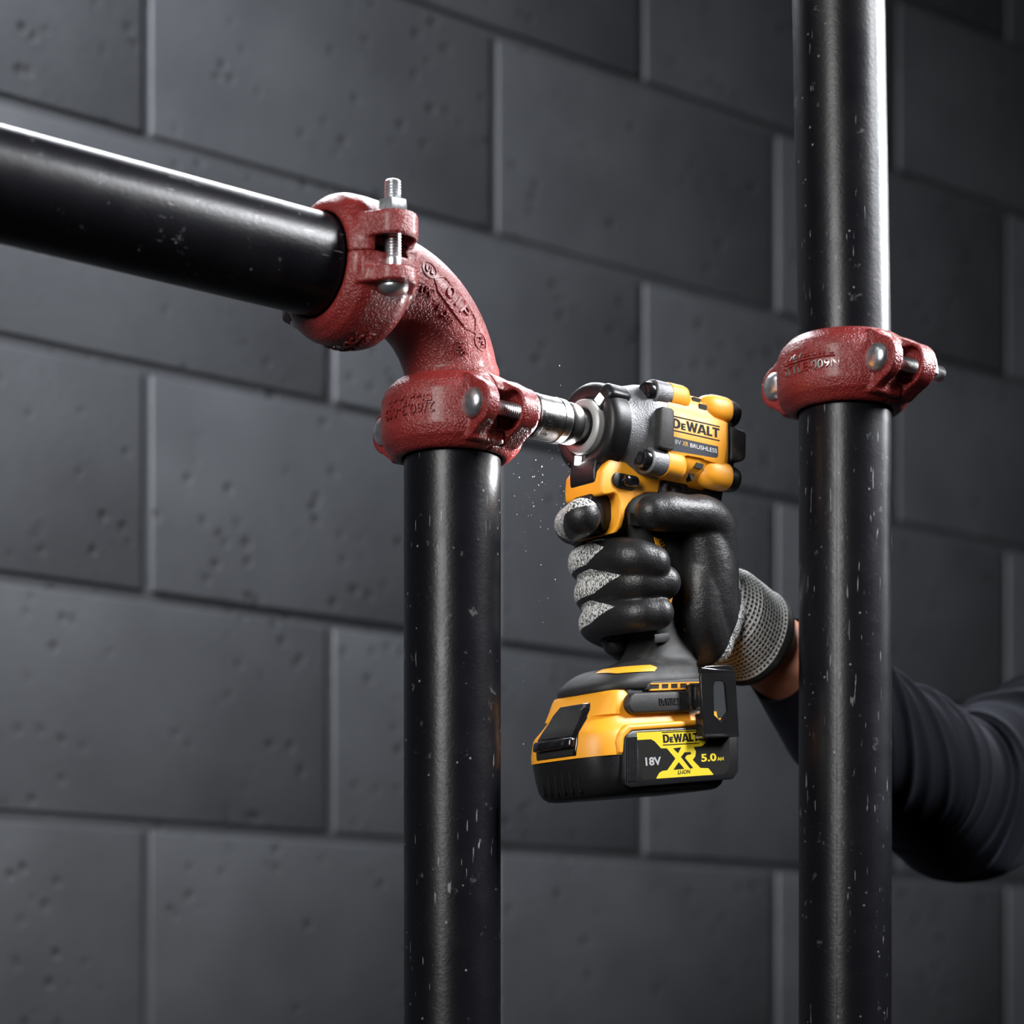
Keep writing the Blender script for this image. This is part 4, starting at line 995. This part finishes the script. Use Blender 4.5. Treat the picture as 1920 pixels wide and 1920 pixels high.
    # knit shows on the backs of the fingers: wedges that taper toward the tips
    for vc, wt, sl in ((-0.0555, 0.0185, 1.3), (-0.0765, 0.0130, 2.6), (-0.0945, 0.0225, 3.6), (-0.1125, 0.0140, 3.4)):
        if vc == -0.0555:
            m_ = (wt - w) - sl * np.maximum(0, (vc + 0.0015 - v)) * 1.0
            sel = (v > -0.0735) & (u < 0.08)
            val = np.where(sel, np.clip(0.5 + ((v + 0.0575) + (0.010 - w) * 0.30) / 0.0016, 0, 1) * (nu < 0.35), 0)
        else:
            sel = (np.abs(v - vc) < 0.0075) & (u < 0.10)
            val = np.where(sel, np.clip(0.5 + ((wt - w) - sl * np.abs(v - vc)) / 0.0030, 0, 1) * (nu < 0.25), 0)
        k = np.maximum(k, val)
    # back of the hand, top of the thumb knuckle
    back = np.clip(0.5 + (-0.040 - w + 0.15 * nw * 0) / 0.004, 0, 1) * (nw < -0.25)
    top = np.clip(0.5 + (0.0318 - w + 0.004 * np.sin(u * 190)) / 0.002, 0, 1) * ((v > -0.0485) & (u > 0.116) & (u < 0.19) & (nv > 0.2))
    k = np.maximum(np.maximum(k, back), np.clip(top, 0, 1))
    k = np.maximum(k, np.clip(0.5 + (u - 0.1860 - 0.35 * (v + 0.08)) / 0.003, 0, 1))
    at = me.attributes.new('knit', 'FLOAT', 'POINT'); at.data.foreach_set('value', k.astype(np.float32))
    gl = finish(me, 'glove', 'glove', per, 85)
    # knitted cuff
    a0 = W(0.1640, -0.0920, 0.0050); a1 = W(*WRI); ax = (a1 - a0).normalized()
    upv = Vector((0, 0, 1)); side = ax.cross(upv).normalized(); upv = side.cross(ax).normalized()
    n, m = 96, 60; vs, fs, uvs = [], [], []
    for i in range(m + 1):
        s = i / m
        p = a0.lerp(a1 + ax * 0.006, s)
        r = 0.0240 + 0.0085 * min(1, s * 2.0) - 0.0010 * s
        r += 0.0010 * math.exp(-((s - 0.97) / 0.03) ** 2)
        for j in range(n):
            t = 2 * math.pi * j / n
            rib = 0.00025 * math.sin(19 * 2 * math.pi * s)
            rr = r + rib + 0.0006 * math.sin(3 * t + 5 * s)
            vs.append(tuple(p + side * (rr * 0.93 * math.cos(t)) + upv * (rr * 1.02 * math.sin(t)))); uvs.append((j / n, s))
    for i in range(m):
        for j in range(n):
            k2 = (j + 1) % n; fs.append((i * n + j, i * n + k2, (i + 1) * n + k2, (i + 1) * n + j))
    b = len(vs)
    for j in range(n):                       # turned-in edge gives the cuff its thickness
        t = 2 * math.pi * j / n; p = a1 + ax * 0.004; rr = 0.0285
        vs.append(tuple(p + side * (rr * 0.93 * math.cos(t)) + upv * (rr * 1.02 * math.sin(t)))); uvs.append((j / n, 1.0))
    for j in range(n):
        k2 = (j + 1) % n; fs.append((m * n + j, m * n + k2, b + k2, b + j))
    cm = bpy.data.meshes.new('cuff'); cm.from_pydata(vs, [], fs); cm.update()
    uvl = cm.uv_layers.new(name='UVMap')
    for p in cm.polygons:
        for li, vi in zip(p.loop_indices, p.vertices):
            uu, vv = uvs[vi]
            if uu == 0 and any(uvs[q][0] > 0.9 for q in p.vertices): uu = 1.0
            uvl.data[li].uv = (uu, vv)
    finish(cm, 'cuff', 'knit', gl, 80)
    rs = []
    for s, r in ((-0.0005, 0.0300), (-0.0005, 0.0325), (0.0030, 0.0334), (0.0062, 0.0334), (0.0078, 0.0326), (0.0078, 0.0300)):
        p = a1 + ax * (0.004 + s)
        rs.append([tuple(p + side * (r * 0.93 * math.cos(2 * math.pi * j / 72)) + upv * (r * 1.02 * math.sin(2 * math.pi * j / 72))) for j in range(72)])
    rs.append(rs[0])
    MB().add(*rings(rs, False)).obj('cuff_binding', 'rubber', gl, 40)
build_glove()

# sleeve with gathered folds
def build_sleeve():
    w0, e0, s0 = vec(WRI), vec(ELB), vec(SHO)
    st = w0.lerp(e0, 0.155)
    ctl = [(*st, 0.0330), (*w0.lerp(e0, 0.30), 0.0435), (*(w0.lerp(e0, 0.55) - Vector((0, 0, 0.006))), 0.0475), (*(w0.lerp(e0, 0.82) - Vector((0, 0, 0.003))), 0.0555), (*(e0 + Vector((0.006, 0.004, -0.004))), 0.0590), (*e0.lerp(s0, 0.25), 0.0600), (*e0.lerp(s0, 0.55), 0.0640), (*s0, 0.0720)]
    path = bezier_path(ctl, 44)
    pts = [Vector(p[:3]) for p in path]; rad = [p[3] for p in path]
    S = [0.0]
    for i in range(1, len(pts)): S.append(S[-1] + (pts[i] - pts[i - 1]).length)
    n = 112; rs = []
    rnd = random.Random(3)
    folds = []
    x = 0.03
    while x < S[-1]:
        folds.append((x, rnd.uniform(0.0015, 0.0062), rnd.uniform(0.0030, 0.0062), rnd.uniform(-1.2, 0.9), rnd.uniform(-0.022, 0.022)))
        x += rnd.uniform(0.0095, 0.0240)
    for i, (p, r) in enumerate(zip(pts, rad)):
        t = (pts[min(i + 1, len(pts) - 1)] - pts[max(i - 1, 0)]).normalized()
        side = t.cross(Vector((0, 0, 1))).normalized(); upv = side.cross(t).normalized()
        ring = []
        for j in range(n):
            a = 2 * math.pi * j / n; c, s_ = math.cos(a), math.sin(a)   # s_=1 top, c=1 toward the viewer side
            ss = S[i] - (0.040 - 0.065 * min(1.0, max(0.0, (S[i] - 0.17) / 0.10))) * (1 - s_)                              # folds hang plumb from the top
            d = 0.0
            for fx, fa, fw, ph, sk in folds:
                q = (ss - fx - sk * c) / fw
                if abs(q) < 3: d += fa * math.exp(-q * q) * (0.08 + 0.92 * max(0.0, 0.5 + 0.5 * math.sin(a + ph)) ** 1.6)
            d *= min(1.0, max(0.0, (S[i] - 0.012) / 0.03))
            d += 0.0035 * pnoise(Vector((p.x * 22 + c, p.y * 22, p.z * 22 + s_)))
            rr = r + d - 0.003
            droop = -0.010 * max(0.0, -s_) * min(1, S[i] / 0.08)
            ring.append(tuple(p + side * (rr * c * 0.92) + upv * (rr * s_) + Vector((0, 0, droop))))
        rs.append(ring)
    # turned-in opening at the wrist
    t = (pts[1] - pts[0]).normalized(); side = t.cross(Vector((0, 0, 1))).normalized(); upv = side.cross(t).normalized()
    inn = [tuple(pts[0] + t * 0.004 + side * (0.0265 * math.cos(2 * math.pi * j / n)) + upv * (0.0275 * math.sin(2 * math.pi * j / n))) for j in range(n)]
    o = MB().add(*rings([inn] + rs, False)).obj('shirt_sleeve', 'navy', per, 80)
build_sleeve()

# ------------------------------------------------------------------ fine dust in the air round the nut
mb = MB(); rnd = random.Random(11)
for i in range(85):
    if i < 50: u, v, w = rnd.uniform(0.032, 0.052), rnd.gauss(-0.040, 0.018), rnd.gauss(-0.005, 0.02)
    else: u, v, w = rnd.uniform(0.032, 0.046), rnd.uniform(-0.22, 0.03), rnd.uniform(-0.05, 0.02)
    r = rnd.choice((0.00012, 0.00016, 0.0002, 0.00034))
    p = W(u, v, w)
    oct_ = [(r, 0, 0), (-r, 0, 0), (0, r, 0), (0, -r, 0), (0, 0, r * 1.6), (0, 0, -r * 1.6)]
    mb.add([(p.x + a, p.y + b, p.z + c) for a, b, c in oct_], [(0, 2, 4), (2, 1, 4), (1, 3, 4), (3, 0, 4), (2, 0, 5), (1, 2, 5), (3, 1, 5), (0, 3, 5)])
o = mb.obj('airborne_dust', 'dust'); o['kind'] = 'stuff'
tag(o, 'tiny pale specks of dust in the air around the socket', 'dust')
